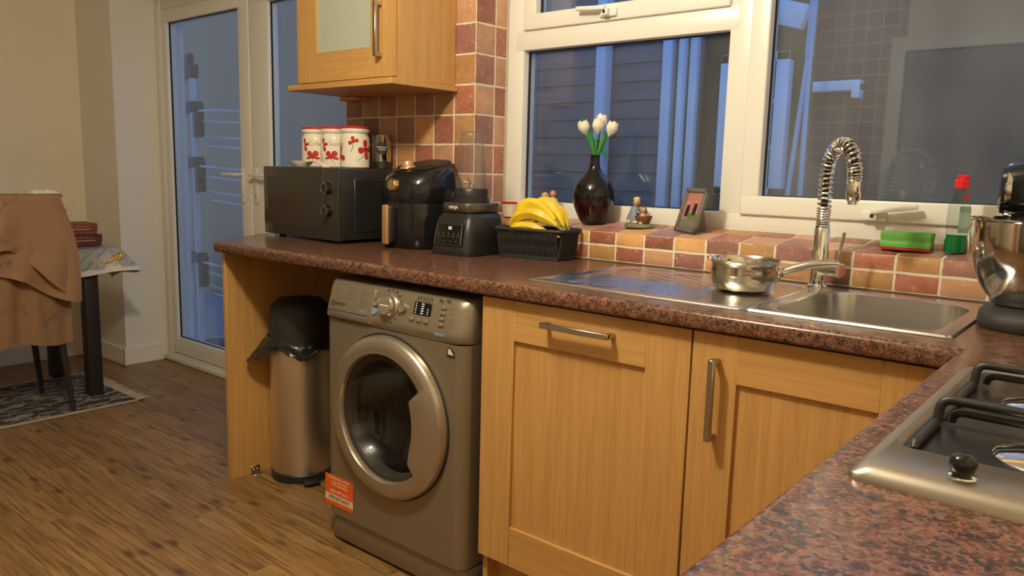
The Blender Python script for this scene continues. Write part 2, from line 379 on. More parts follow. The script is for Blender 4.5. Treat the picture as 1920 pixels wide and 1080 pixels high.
struct('baseboard_pier', B().box(XL, -1.932, .515, .53, 0, .10, .003).box(-1.945, -1.930, .515, .745, 0, .10, .003), M['white_paint'])
# wall with the doorway behind the viewer (seen as a reflection in the window)
DX0, DX1, DZ = 1.20, 1.95, 2.05
M['far_tiles'] = mat('brown_wall_tiles', (.2, .12, .09), .4); t = NT(M['far_tiles'])
bt = t.n('ShaderNodeTexBrick'); bt.offset = 0; bt.inputs['Scale'].default_value = 1; bt.inputs['Brick Width'].default_value = .104; bt.inputs['Row Height'].default_value = .106; bt.inputs['Mortar Size'].default_value = .004
bt.inputs['Color1'].default_value = (.30, .13, .08, 1); bt.inputs['Color2'].default_value = (.42, .22, .10, 1); bt.inputs['Mortar'].default_value = (.7, .62, .5, 1)
mpx = t.n('ShaderNodeMapping'); mpx.inputs['Rotation'].default_value = (PI/2, 0, 0); tcx = t.n('ShaderNodeTexCoord'); t.l(tcx.outputs['Object'], mpx.inputs[0]); t.l(mpx.outputs[0], bt.inputs['Vector']); t.base(bt.outputs[0])
struct('wall_front', B().box(XL-.1, DX0-.6, YF-.1, YF, -.08, ZC).box(DX1, XR+.1, YF-.1, YF, -.08, ZC).box(DX0, DX1, YF-.1, YF, DZ, ZC), M['paint'])
struct('wall_front_tiled', B().box(DX0-.6, DX0, YF-.1, YF, -.08, ZC), M['far_tiles'])
struct('trim_1', B().box(DX0-.09, DX0, YF-.11, YF+.02, 0, DZ+.09, .004).box(DX1, DX1+.09, YF-.11, YF+.02, 0, DZ+.09, .004).box(DX0, DX1, YF-.11, YF+.02, DZ, DZ+.09, .004), M['trim_grey'])
d2 = struct('door_2', B().box(DX0+.004, DX1-.004, YF-.08, YF-.04, .005, DZ-.004, .003), M['door_brown'])
for (a, b_, c, d) in ((.09, .33, .15, .95), (.42, .66, .15, .95), (.09, .33, 1.1, 1.9), (.42, .66, 1.1, 1.9)):
    ob('panel', B().box(DX0+a, DX0+b_, YF-.045, YF-.03, c, d, .006), M['door_brown'], d2)
ob('door_handle', B().box(DX0+.03, DX0+.07, YF-.04, YF-.03, .92, 1.12, .003).cyl((DX0+.05, YF-.03, 1.02), (DX0+.05, YF+.01, 1.02), .008).cyl((DX0+.05, YF+.01, 1.02), (DX0+.16, YF+.01, 1.02), .008), M['nickel'], d2)

# back wall
wb = B()
wb.box(-.011, .717, YB, .785, 0, ZC).box(.12, .717, .785, .95, 0, ZC)
wb.box(-1.945, -.011, YB, .95, 2.12, ZC).box(-1.945, .13, .785, .95, 2.12, ZC)
wb.box(.717, XR, YB, .95, 0, 1.0028).box(WINX1, XR, YB, .95, 0, ZC).box(.717, WINX1, YB, .95, WINZ1, ZC)
wall = struct('wall_back', wb, M['grout'])
# tiles -----------------------------------------------------------
tmesh = {}
def tile_mesh(a, b, key):
    k = (round(a, 3), round(b, 3), key)
    if k in tmesh: return tmesh[k]
    bm = bmesh.new(); n = 5; g = .0036; rnd = random.Random(int(a*1e5)*31+int(b*1e5)*17+len(tmesh))
    vs_ = []
    for i in range(n):
        rw = []
        for j in range(n):
            u, v = i/(n-1), j/(n-1); e = 1 if i in (0, n-1) or j in (0, n-1) else 0
            x = -a/2+g+u*(a-2*g); yy = -b/2+g+v*(b-2*g)
            x += rnd.uniform(-.0011, .0011); yy += rnd.uniform(-.0011, .0011)
            z = .0012 if e else .0036+rnd.uniform(-.0006, .0006)
            rw.append(bm.verts.new((x, yy, z)))
        vs_.append(rw)
    for i in range(n-1):
        for j in range(n-1): bm.faces.new((vs_[i][j], vs_[i+1][j], vs_[i+1][j+1], vs_[i][j+1]))
    rim = [vs_[i][0] for i in range(n)]+[vs_[n-1][j] for j in range(1, n)]+[vs_[i][n-1] for i in range(n-2, -1, -1)]+[vs_[0][j] for j in range(n-2, 0, -1)]
    low = [bm.verts.new((v.co.x, v.co.y, -.001)) for v in rim]; L = len(rim)
    for i in range(L): bm.faces.new((rim[i], low[i], low[(i+1) % L], rim[(i+1) % L]))
    bmesh.ops.recalc_face_normals(bm, faces=bm.faces)
    me = bpy.data.meshes.new('tile'); bm.to_mesh(me); bm.free()
    for p in me.polygons: p.use_smooth = True
    me.set_sharp_from_angle(angle=math.radians(60)); me.materials.append(M[key]); tmesh[k] = me; return me
def tile(a, b, par, mw, warm=None):
    key = random.choice(['tile_red', 'tile_red', 'tile_mauve']) if par % 2 else random.choice(['tile_ochre', 'tile_ochre', 'tile_ochre', 'tile_pink'])
    if warm == 'cool': key = random.choice(['tile_mauve', 'tile_red']) if par % 2 else 'tile_pink'
    link('tile', tile_mesh(a, b, key), None, wall, mw)
zr = [.91, .963] + [.963+.106*k for k in range(1, 14)]
xc = [-.011+.104*k for k in range(8)]
for i in range(7):
    for j in range(len(zr)-1):
        a, b_ = xc[i+1]-xc[i], zr[j+1]-zr[j]
        tile(a, b_, i+j, T((xc[i]+xc[i+1])/2, YB, (zr[j]+zr[j+1])/2) @ RX(PI/2))
yr = [.627, .733, .797]
for i in range(2):
    for j in range(1, len(zr)-4):
        z0, z1 = max(zr[j], 1.03), min(zr[j+1], WINZ1)
        if z1-z0 < .02: continue
        tile(yr[i+1]-yr[i], z1-z0, i+j+1, T(.7165, (yr[i]+yr[i+1])/2, (z0+z1)/2) @ RZ(PI/2) @ RX(PI/2), 'cool')
xs = [.717+.1024*k for k in range(23)]
SLOPE = math.atan2(.024, .170)
for i in range(22):
    a = xs[i+1]-xs[i]; cx = (xs[i]+xs[i+1])/2
    for j, (z0, z1) in enumerate(((.913, .962), (.962, 1.006))):
        tile(a, z1-z0, i+j+1, T(cx, YB, (z0+z1)/2) @ RX(PI/2))
    if cx < WINX1:
        for j, (s0, s1) in enumerate(((0, .104), (.104, .172))):
            mw = T(cx, .627, 1.0028) @ RX(SLOPE) @ T(0, (s0+s1)/2, 0); tile(a, s1-s0, i+j, mw, 'cool' if random.random() < .6 else None)
# sloping sill bed and sealant line
ob('sill_bed', B().prism([(0, 0), (.178, 0), (.178, .0245), (0, 0)][:3], .717, WINX1, m=T(0, .630, 1.0028) @ Matrix(((0, 0, 1, 0), (1, 0, 0, 0), (0, 1, 0, 0), (0, 0, 0, 1)))), M['grout'], wall, smooth=0)
ob('sealant', B().box(.95, XR, .618, .634, .910, .9135), M['grout_dark'], wall)

# ------------------------------------------------------------------ kitchen window
WY = .80
win = struct('window_1', B()
    .box(.722, .797, WY, WY+.07, 1.026, WINZ1, .004)                       # left jamb
    .box(.722, WINX1-.005, WY-.0012, WY+.069, 1.02, 1.080, .004)                  # bottom rail
    .box(.722, WINX1-.005, WY-.0012, WY+.069, WINZ1-.07, WINZ1-.001, .004)
    .box(WINX1-.08, WINX1-.005, WY, WY+.07, 1.026, WINZ1, .004)
    .box(1.592, 1.664, WY-.0006, WY+.0685, 1.05, WINZ1-.002, .004)                      # mullion
    .box(.76, 1.62, WY-.0018, WY+.068, 1.622, 1.695, .004), M['upvc'], smooth=30)
def sash(x0, x1, z0, z1, wdt, y=WY-.012):
    b = B()
    for (a, c, d, e) in ((x0, x1, z0, z0+wdt), (x0, x1, z1-wdt, z1)): b.box(a+.0007, c-.0007, y-.0008, y+.064, d, e, .005, 3)
    b.box(x0, x0+wdt, y, y+.065, z0+.0009, z1-.0009, .005, 3).box(x1-wdt, x1, y, y+.065, z0+.0009, z1-.0009, .005, 3)
    return b
def gasket(x0, x1, z0, z1, y):
    b = B(); g = .005
    return b.box(x0, x1, y, y+.01, z0, z0+g).box(x0, x1, y, y+.01, z1-g, z1).box(x0, x0+g, y, y+.01, z0, z1).box(x1-g, x1, y, y+.01, z0, z1)
def pane(x0, x1, z0, z1, y): return B().box(x0, x1, y, y+.004, z0, z1).box(x0, x1, y+.016, y+.020, z0, z1)   # double glazing
s1 = ob('sash', sash(.800, 1.592, 1.690, WINZ1-.03, .055), M['upvc'], win, smooth=30)
ob('pane', pane(.85, 1.54, 1.74, WINZ1-.08, WY+.03), M['pane'], s1); ob('gasket', gasket(.855, 1.537, 1.745, WINZ1-.085, WY+.018), M['gasket'], s1)
ob('pane', pane(.79, 1.60, 1.075, 1.63, WY+.042), M['pane'], win); ob('gasket', gasket(.796, 1.593, 1.079, 1.623, WY+.03), M['gasket'], win)
ob('glazing_bead', gasket(.79, 1.599, 1.072, 1.630, WY+.012), M['upvc'], win)
s2 = ob('sash', sash(1.662, WINX1-.075, 1.076, WINZ1-.03, .057), M['upvc'], win, smooth=30)
ob('pane', pane(1.71, WINX1-.12, 1.125, WINZ1-.08, WY+.03), M['pane_dust_glare'], s2); ob('gasket', gasket(1.717, WINX1-.13, 1.131, WINZ1-.085, WY+.018), M['gasket'], s2)
def casement_handle(px, pz, flip, ang, parent):
    m = T(px, WY-.012, pz) @ Matrix.Diagonal((flip, 1, 1, 1))
    h = ob('window_handle', B().box(-.035, .03, -.012, 0, -.013, .013, .003, 2, m).box(-.012, .012, -.03, -.01, -.012, .012, .004, 2, m)
        .box(-.005, .112, -.038, -.022, -.007, .007, .004, 2, m @ T(0, 0, .012) @ RY(-ang)), M['upvc'], parent)
    ob('lock', B().cyl((px, WY-.045, pz), (px, WY-.04, pz), .005, seg=12), M['gasket'], h)
casement_handle(2.05, 1.093, 1, math.radians(9), s2)
casement_handle(1.165, 1.714, -1, math.radians(4), s1)

# ------------------------------------------------------------------ patio doors
PY = .80
pd = struct('door_1', B().box(-1.945, -1.885, PY-.02, PY+.06, 0, 2.12, .004).box(.05, .12, PY-.01, PY+.06, 0, 2.12, .004)
    .box(-1.944, .119, PY-.0112, PY+.059, 2.05, 2.119, .004).box(-1.944, .119, PY-.03, PY+.059, .001, .045, .004).box(-1.943, .118, PY-.045, PY-.02, .002, .028, .003), M['upvc'], smooth=30)
def leaf(x0, x1, wl, wr, hx, hdir):
    b = B(); z0, z1 = .048, 2.05
    b.box(x0, x0+wl, PY-.015, PY+.045, z0, z1, .005, 3).box(x1-wr, x1, PY-.015, PY+.045, z0, z1, .005, 3).box(x0+.0007, x1-.0007, PY-.0158, PY+.044, z0+.0007, .148, .005, 3).box(x0+.0007, x1-.0007, PY-.0158, PY+.044, 1.975, z1-.0007, .005, 3)
    lf = ob('leaf', b, M['upvc'], pd, smooth=30)
    ob('pane', pane(x0+wl-.01, x1-wr+.01, .14, 1.985, PY+.012), M['pane'], lf)
    ob('gasket', gasket(x0+wl-.002, x1-wr+.002, .146, 1.977, PY+.002), M['gasket'], lf)
    h = ob('lever_handle', B().box(hx-.014, hx+.014, PY-.026, PY-.015, .99, 1.17, .004).cyl((hx, PY-.02, 1.135), (hx, PY-.065, 1.135), .008).box(min(hx, hx+hdir*.13), max(hx, hx+hdir*.13), PY-.073, PY-.057, 1.127, 1.143, .005), M['white_plastic'], lf)
    ob('keyhole', B().box(hx-.004, hx+.004, PY-.0275, PY-.0255, 1.015, 1.035), M['nickel'], lf)
    return lf
leaf(-1.885, -.985, .062, .095, -1.055, -1)
leaf(-.98, .05, .17, .075, -.93, 1)

# ------------------------------------------------------------------ outside
struct('ground', B().box(-8, 7, .95, 9, -.2, -.1), M['paving'])
wo = struct('wall_outside', B().box(-1.2, .40, 3.06, 3.16, -.1, 2.75), M['out_dark'])
for k in range(24):
    z0 = -.1+k*.118
    ob('board', B().prism([(-.022, 0), (-.010, .116), (0, .116), (0, 0)], -1.2, .40, m=T(0, 3.06, z0) @ Matrix(((0, 0, 1, 0), (1, 0, 0, 0), (0, 1, 0, 0), (0, 0, 0, 1)))), M['board'], wo, smooth=0)
struct('wall_outside_left', B().box(-6.5, -1.2, 2.5, 2.65, -.1, 3.3), M['render'])
struct('wall_outside_right', B().box(.40, 4.6, 3.03, 3.16, -.1, 3.0), M['brown_render'])
def outdoor(name, b, mt, label, cat, smooth=30):
    return tag(ob(name, b, mt, smooth=smooth), label, cat)
outdoor('white_post', B().box(-.33, -.255, 2.93, 3.02, -.1, 2.7, .006), M['out_white'], 'slim white upright post outside, behind the tulip vase', 'post')
fr = thing('door_frame_outside', 'white layered door frame outside, behind the photo frame', 'door frame', (.28, 2.95, -.1))
for a, b_, yy in ((.17, .235, .0), (.29, .325, -.02), (.345, .395, .02)):
    ob('upright', B().box(a-.28, b_-.28, -.03+yy, .04+yy, 0, 2.6, .005), M['out_white'], fr)
ob('backing', B().box(-.12, .13, .03, .06, 0, 2.6), M['board'], fr)
ow = thing('window_outside', 'small white outside window with glazing bars, seen past the mullion', 'window', (.8, 2.97, 1.08))
ob('frame', B().box(-.25, .16, -.03, .04, 0, .05, .004).box(-.25, .16, -.03, .04, .76, .81, .004).box(-.25, -.20, -.03, .04, 0, .81, .004).box(.085, .16, -.03, .04, 0, .81, .004), M['out_white'], ow)
ob('pane', B().box(-.22, .12, .0, .004, .02, .79), M['pane'], ow)
for z in (.27, .53): ob('glazing_bar', B().box(-.21, .12, -.012, .01, z, z+.02), M['out_white'], ow)
pr = thing('folding_prop', 'pale blue folded prop leaning outside, behind the spring tap', 'prop', (1.13, 2.6, -.1))
ob('pole', B().cyl((-.09, 0, 0), (.05, .02, 1.95), .013).cyl((.05, .02, 1.9), (.06, .02, 2.5), .02), M['blue_rod'], pr)
ob('pole', B().cyl((.07, 0, 0), (.055, .02, 1.95), .013), M['blue_rod'], pr)
outdoor('wall_bracket', B().box(1.09, 1.34, 2.96, 3.03, 1.66, 1.715, .004).box(1.30, 1.34, 2.95, 3.03, 1.62, 1.70, .003), M['out_white'], 'short white bracket board on the outside wall behind the tap', 'bracket')
outdoor('eaves_board', B().box(.62, 1.08, 2.86, 2.92, 0, .13, .004, m=T(0, 0, 2.30) @ RY(math.radians(17))), M['out_white'], 'white sloping eaves board outside, at the top of the right pane', 'board')
# tower clothes airer behind the patio doors
ai = thing('clothes_airer', 'tall folded clothes airer with white rails standing outside the glass doors', 'clothes airer', (-2.42, 1.22, -.1))
for xx in (-.05, .07): ob('pole', B().cyl((xx, 0, 0), (xx, 0, 1.86), .021), M['out_white'], ai)
ob('top_cap', B().box(-.04, .10, -.03, .03, 1.84, 1.93, .01).box(-.0, .06, -.02, .02, 1.92, 2.0, .01), M['out_dark'], ai)
for zz in (1.62, 1.26, .62):
    br = ob('joint', B().box(-.09, .13, -.035, .035, zz, zz+.07, .01).box(.10, .15, -.03, .03, zz-.16, zz+.05, .01), M['out_dark'], ai)
    for k, dz in enumerate((-.02, -.09, -.19, -.25)):
        ob('rail', B().cyl((.12, -.01+.03*k, zz+dz+.03), (.86, -.01+.03*k, zz+dz+.0), .008, seg=8), M['out_white'], ai)
ob('foot', B().box(-.12, .14, -.22, .22, 0, .04, .01), M['out_dark'], ai)

# ------------------------------------------------------------------ ceiling lamp (behind the viewer, above the floor)
lm = thing('ceiling_light', 'round ceiling light over the kitchen floor, above the picture', 'lamp', (LAMP_POS[0], LAMP_POS[1], ZC))
ob('ceiling_rose', B().lathe([(0, 0), (.09, 0), (.09, -.02), (.03, -.03), (0, -.03)], 32), M['chrome'], lm)
em = mat('lit_bulb', (1, .9, .7), .5); eb = em.node_tree.nodes['Principled BSDF']; eb.inputs['Emission Color'].default_value = (1, .80, .52, 1); eb.inputs['Emission Strength'].default_value = 25
ob('bulb', B().cyl((0, 0, -.03), (0, 0, -.07), .014).ball((0, 0, -.10), .035, 20), em, lm)
ld = bpy.data.lights.new('ceiling_light_bulb', 'POINT'); ld.energy = LAMP_W; ld.color = LAMP_COL; ld.shadow_soft_size = .075
lo = bpy.data.objects.new('ceiling_light_bulb', ld); COL.objects.link(lo); lo.parent = lm; lo.location = (0, 0, LAMP_POS[2]-ZC)

# ------------------------------------------------------------------ worktop
TZ, TB = .91, .872
def nosing(path, bm, depth=.03, R=.013):
    prof = [(depth, TZ)]
    for k in range(7): a = PI/2*k/6; prof.append((R-R*math.sin(a), TZ-R+R*math.cos(a)))
    for k in range(5): a = PI/2*k/4; prof.append((.008-.008*math.cos(a), TB+.008-.008*math.sin(a)))
    prof.append((depth, TB))
    n = len(path); P = [Vector(p) for p in path]; rings = []
    for i in range(n):
        d0 = (P[i]-P[i-1]).normalized() if i else (P[1]-P[0]).normalized(); d1 = (P[i+1]-P[i]).normalized() if i < n-1 else d0
        n0 = Vector((-d0.y, d0.x)); n1 = Vector((-d1.y, d1.x)); mt_ = (n0+n1).normalized(); k = 1/max(.3, mt_.dot(n0))
        rings.append([bm.verts.new((P[i].x+mt_.x*k*o_, P[i].y+mt_.y*k*o_, z)) for o_, z in prof])
    for a, b_ in zip(rings[:-1], rings[1:]):
        for k in range(len(prof)-1): bm.faces.new((a[k], a[k+1], b_[k+1], b_[k]))
    for r in (rings[0], rings[-1]): bm.faces.new(r)
    return [(r[0].co.x, r[0].co.y) for r in rings]
BWX0, BWX1, BWY0, BWY1 = 2.02, 2.358, .108, .53     # sink bowl opening
wt = B()
path = [(-.225, .628), (-.222, .38), (-.03, .05), (-.012, .018), (.025, .0), (2.41, .0), (2.41, -2.2)]
inner = nosing(path, wt.bm)
wt.prism([inner[0], inner[1], inner[2], inner[3], inner[4], (.2, .03), (.2, .628)], TB, TZ)
wt.box(.2, BWX0, .03, .628, TB, TZ).box(BWX1, 2.44, .03, .628, TB, TZ).box(BWX0, BWX1, .03, BWY0, TB, TZ).box(BWX0, BWX1, BWY1, .628, TB, TZ)
wt.box(2.44, XR, -2.2, .628, TB, TZ)
bmesh.ops.recalc_face_normals(wt.bm, faces=wt.bm.faces)
tag(ob('worktop', wt, M['granite'], smooth=30), 'L-shaped red-brown granite-effect worktop with rounded edge', 'worktop')

# ------------------------------------------------------------------ base units
tag(ob('end_panel', B().box(.03, .048, .027, .62, 0, TB-.001, .001, 1), M['oak_z']), 'upright oak end panel under the left end of the worktop', 'panel')
br = thing('panel_bracket', 'small metal floor bracket at the foot of the oak end panel', 'bracket', (.048, .13, 0))
ob('plate', B().box(0, .0025, -.02, .02, 0, .03, .001, 1).box(0, .025, -.02, .02, 0, .0025, .001, 1), M['nickel'], br)
ob('screw', B().ball((.003, -.008, .018), (.002, .004, .004), 8).ball((.003, .008, .018), (.002, .004, .004), 8), M['chrome'], br)
def bar_handle(L, vertical, m, parent):
    b = B()
    if vertical: b.box(-.007, .007, -.034, -.022, -L/2, L/2, .0015, 1, m).box(-.006, .006, -.03, .0, -L/2, -L/2+.012, .0015, 1, m).box(-.006, .006, -.03, 0, L/2-.012, L/2, .0015, 1, m)
    else: b.box(-L/2, L/2, -.034, -.022, -.007, .007, .0015, 1, m).box(-L/2, -L/2+.012, -.03, 0, -.006, .006, .0015, 1, m).box(L/2-.012, L/2, -.03, 0, -.006, .006, .0015, 1, m)
    ob('handle', b, M['nickel'], parent)
def shaker(root, x0, x1, z0, z1, y, stile, top, bot, panel_mat=None, th=.02, rstile=None):
    rstile = rstile or stile
    d = bpy.data.objects.new('door', None); COL.objects.link(d); d.parent = root; d.empty_display_size = .05
    ob('stile', B().box(x0, x0+stile, y, y+th, z0, z1, .0012, 1), M['oak_z'], d); ob('stile', B().box(x1-rstile, x1, y, y+th, z0, z1, .0012, 1), M['oak_z'], d)
    ob('rail', B().box(x0+stile, x1-rstile, y+.0002, y+th, z1-top, z1, .0008, 1), M['oak_x'], d); ob('rail', B().box(x0+stile, x1-rstile, y+.0002, y+th, z0, z0+bot, .0008, 1), M['oak_x'], d)
    ob('panel', B().box(x0+stile-.003, x1-rstile+.003, y+.009, y+th-.004, z0+bot-.003, z1-top+.003), panel_mat or M['oak_z'], d)
    return d
u1 = thing('dishwasher_cabinet', 'oak shaker front with a horizontal bar handle beside the washing machine', 'cabinet', (0, 0, 0))
d = shaker(u1, 1.312, 1.909, .15, .865, .025, .108, .104, .108)
bar_handle(.195, False, T(1.622, .025, .822), d)
ob('side_panel', B().box(1.313, 1.330, .046, .60, 0, TB-.001), M['oak_z'], u1); ob('plinth', B().box(1.331, 1.911, .085, .10, 0, .148), M['oak_x'], u1)
ob('carcass', B().box(1.331, 1.909, .047, .60, .15, TB-.002), M['dark_inside'], u1)
u2 = thing('sink_cabinet', 'oak shaker door with a vertical bar handle below the sink', 'cabinet', (0, 0, 0))
d = shaker(u2, 1.914, 2.392, .15, .865, .025, .101, .100, .100)
bar_handle(.175, True, T(1.972, .025, .727), d)
ob('plinth', B().box(1.912, 2.50, .085, .10, 0, .148), M['oak_x'], u2)
ob('carcass', B().box(1.914, 2.40, .047, .60, .15, .70), M['dark_inside'], u2)
u3 = thing('hob_cabinet', 'oak shaker cabinet under the hob worktop, mostly hidden below its edge', 'cabinet', (2.435, 0, 0), PI/2)
# local x -> world y, local -y -> world +x : rotate so that the front faces -x
u3.rotation_euler = (0, 0, -PI/2); u3.location = (2.435, 0, 0)
for k in range(3):
    d = shaker(u3, .03+k*.6, .03+k*.6+.596, .15, .865, 0, .09, .1, .1); bar_handle(.175, True, T(.09+k*.6, 0, .727), d)
ob('plinth', B().box(.0, 1.85, .06, .08, 0, .148), M['oak_x'], u3); ob('carcass', B().box(.03, 1.83, .022, .60, .15, TB-.002), M['dark_inside'], u3)

# ------------------------------------------------------------------ wall cabinet
wc = thing('wall_cabinet', 'oak wall cabinet with a frosted glass door above the microwave', 'cabinet', (0, 0, 0))
ob('body', B().box(.088, .620, .352, .626, 1.490, 2.2, .001, 1), M['oak_z'], wc)
d = shaker(wc, .080, .616, 1.494, 2.2, .330, .116, .104, .104, M['frosted'])
bar_handle(.178, True, T(.558, .330, 1.648), d)
ob('pelmet_board', B().box(.045, .634, .308, .626, 1.467, 1.488, .0015, 1), M['oak_x'], wc)
ob('under_rail', B().box(.04, .15, .555, .626, 1.451, 1.466, .001, 1), M['oak_x'], wc)

# ------------------------------------------------------------------ washing machine
WMX, WMY = .987, -.012      # centre x, front y
wm = thing('washing_machine', 'silver front-loading washing machine with a large round door', 'washing machine', (WMX, WMY, 0))
bm = bmesh.new(); plan = [(-.2975, .56)]
for k in range(9): a = PI+PI/2*k/8; plan.append((-.2625+.035*math.cos(a), .035+.035*math.sin(a)))
plan2 = [(-x, y_) for x, y_ in plan]
for pl in (plan, plan2):
    lo_ = [bm.verts.new((x, y_, .095)) for x, y_ in pl]; hi_ = [bm.verts.new((x, y_, .728)) for x, y_ in pl]
    for k in range(len(pl)-1): bm.faces.new((lo_[k], lo_[k+1], hi_[k+1], hi_[k]))
outer = []; innr = []; N = 128
for k in range(N):
    a = 2*PI*k/N; ca, sa = math.cos(a), math.sin(a); zc = .472
    tt = min(.2625/abs(ca) if abs(ca) > 1e-6 else 9, ((.728-zc)/sa if sa > 1e-6 else 9), ((zc-.095)/-sa if sa < -1e-6 else 9))
    outer.append(bm.verts.new((tt*ca, 0, zc+tt*sa))); innr.append(bm.verts.new((.205*ca+.001, 0, zc+.205*sa)))
for k in range(N): bm.faces.new((outer[k], outer[(k+1) % N], innr[(k+1) % N], innr[k]))
for cx_, cz_ in ((-.2625, .095), (.2625, .095), (-.2625, .728), (.2625, .728)):      # corner triangles
    near = sorted(outer, key=lambda v: (v.co.x-cx_)**2+(v.co.z-cz_)**2)[:2]; bm.faces.new((near[0], near[1], bm.verts.new((cx_, 0, cz_))))
bmesh.ops.remove_doubles(bm, verts=bm.verts, dist=1e-5); bmesh.ops.recalc_face_normals(bm, faces=bm.faces)
b = B(); b._merge(bm); b.box(-.296, .296, .555, .56, .095, .728)
ob('body', b, M['silver_plastic'], wm)
ob('kick_panel', B().rprism(.595, .55, .012, .090, .035, 6, .003, m=T(0, .285, 0)), M['silver_plastic'], wm)
for sx in (-.24, .24):
    for sy in (.06, .48): ob('foot', B().cyl((sx, sy, 0), (sx, sy, .014), .02), M['black'], wm)
# control fascia: slightly leaning rounded block
fb = bmesh.new(); prof = []
zs = [.730, .742, .76, .79, .82, .838, .846, .850]; yo = [0, -.006, -.002, .006, .014, .022, .032, .05]
rings = []
for z, o_ in zip(zs, yo):
    ring = []
    for k in range(9): a = PI+PI/2*k/8; ring.append(fb.verts.new((-.2975+.03+.03*math.cos(a), .03+o_+.03*math.sin(a)+.0, z)))
    for k in range(13): a = -PI/2+PI/2*k/12; ring.append(fb.verts.new((.2975-.05+.05*math.cos(a), .05+o_+.05*math.sin(a), z)))
    ring.append(fb.verts.new((.2975, .55, z))); ring.append(fb.verts.new((-.2975, .55, z))); rings.append(ring)
for a, b_ in zip(rings[:-1], rings[1:]):
    for k in range(len(a)): fb.faces.new((a[k], a[(k+1) % len(a)], b_[(k+1) % len(a)], b_[k]))
fb.faces.new(rings[0][::-1]); fb.faces.new(rings[-1]); bmesh.ops.recalc_face_normals(fb, faces=fb.faces)
b = B(); b._merge(fb); fas = ob('control_panel', b, M['silver_plastic'], wm, smooth=50)
tilt = math.atan2(.020, .078)
def onp(x, z, out=0): return T(x-WMX, -.002+(z-.76)*.26-out, z) @ RX(-tilt)     # frame on the sloping fascia
dr = ob('drawer_front', B().box(-.102, .102, -.002, .01, -.056, .048, .006, 3, onp(.813, .790)), M['silver_plastic'], wm)
ob('drawer_grip', B().box(-.094, .094, -.0035, -.001, -.052, -.033, .004, 2, onp(.813, .790)), M['print_grey'], dr)
kn = ob('dial', B().lathe([(0, .022), (.026, .022), (.029, .019), (.031, .006), (.035, .003), (.035, 0)], 40, onp(.983, .797) @ RX(PI/2)), M['silver_ring'], wm)
ob('dial_mark', B().box(-.018, .018, -.0226, -.021, -.0012, .0012, 0, 1, onp(.983, .797)), M['print_white'], kn)
for bx, bz in ((.928, .803), (1.040, .800)): ob('button', B().lathe([(0, .006), (.009, .006), (.010, .009), (.013, .009), (.014, 0)], 24, onp(bx, bz) @ RX(PI/2)), M['silver_ring'], wm)
ob('blue_button', B().lathe([(0, .005), (.010, .005), (.012, 0)], 24, onp(.924, .776) @ RX(PI/2)), M['print_blue'], wm)['label'] = 'pale blue round button'
for k in range(9):
    a = math.radians(110-22*k); ob('dial_dot', B().lathe([(0, .0008), (.003, .0008), (.003, 0)], 10, onp(.983+.047*math.cos(a), .797+.047*math.sin(a)) @ RX(PI/2)), M['print_dark'], wm)
dsp = ob('display', B().box(-.034, .034, -.0015, .002, -.017, .019, .001, 1, onp(1.116, .806)), M['screen'], wm)
for k in range(5):
    for xx, n in ((-.025, 5), (.0, 5), (.022, 3)):
        if k < n: ob('indicator', B().box(xx-.004 if xx == 0 else xx-.0015, xx+.005 if xx == 0 else xx+.0015, -.0025, -.0012, -.013+k*.0065, -.0105+k*.0065, 0, 1, onp(1.116, .806)), M['led'], dsp)
for k in range(3): ob('button', B().box(-.009, .009, -.006, .002, -.006, .006, .003, 2, onp(1.081+.029*k, .776)), M['silver_ring'], wm)
for k in range(4): ob('button', B().box(-.010, .010, -.006, .002, -.006, .006, .003, 2, onp(1.196, .776+.015*k)), M['silver_ring'], wm)
b = B()
for k in range(4):
    for j in range(2): b.box(-.0015+j*.01, .0015+j*.014, -.0006, .001, -.001, .001, 0, 1, onp(1.216, .776+.015*k))
for k in range(6): b.box(-.002, .002, -.0006, .001, -.004, .004, 0, 1, onp(1.09+.011*k, .836)); b.box(-.001, .001, -.0006, .001, -.001, .001, 0, 1, onp(1.09+.011*k, .829))
for c, (xx, n) in enumerate(((.72, 6), (.778, 5), (.842, 7))):
    for k in range(n): b.box(0, .026+.008*((k*7+c*3) % 3), -.0026, -.001, -.0009, .0009, 0, 1, onp(xx+.012, .830-k*.0080))
    if c == 0:
        for k in range(n): b.box(-.010, -.007, -.0026, -.001, -.0015, .0015, 0, 1, onp(xx+.012, .830-k*.0080))
ob('programme_print', b, M['print_grey'], wm, smooth=0)['kind'] = 'stuff'
text('maker_name', 'INDESIT', .0135, M['print_dark'], wm, onp(.768, .777, .0025) @ FRONT, space=1.05)
ob('maker_mark', B().tube([(.0085*math.cos(2*PI*k/20), 0, .0085*math.sin(2*PI*k/20)) for k in range(20)], .0008, 6, True).box(-.0013, .0013, -.001, .001, -.004, .002).box(-.0013, .0013, -.001, .001, .003, .0055), M['print_dark'], wm, onp(.7325, .777, .0025))
text('capacity_print', '8kg   1400', .0105, M['print_dark'], wm, onp(1.195, .838, .0005) @ FRONT)
ob('blue_print', B().box(-.020, .020, -.0026, -.001, .001, .003, 0, 1, onp(.875, .768)).box(-.012, .020, -.0026, -.001, -.003, -.001, 0, 1, onp(.875, .768)), M['print_blue'], wm, smooth=0)
ob('blue_print', B().box(1.178-WMX, 1.214-WMX, -.0066, -.003, .746, .752), M['print_blue'], wm, smooth=0)
ob('grey_print', B().box(1.120-WMX, 1.172-WMX, -.0066, -.003, .748, .750), M['print_grey'], wm, smooth=0)
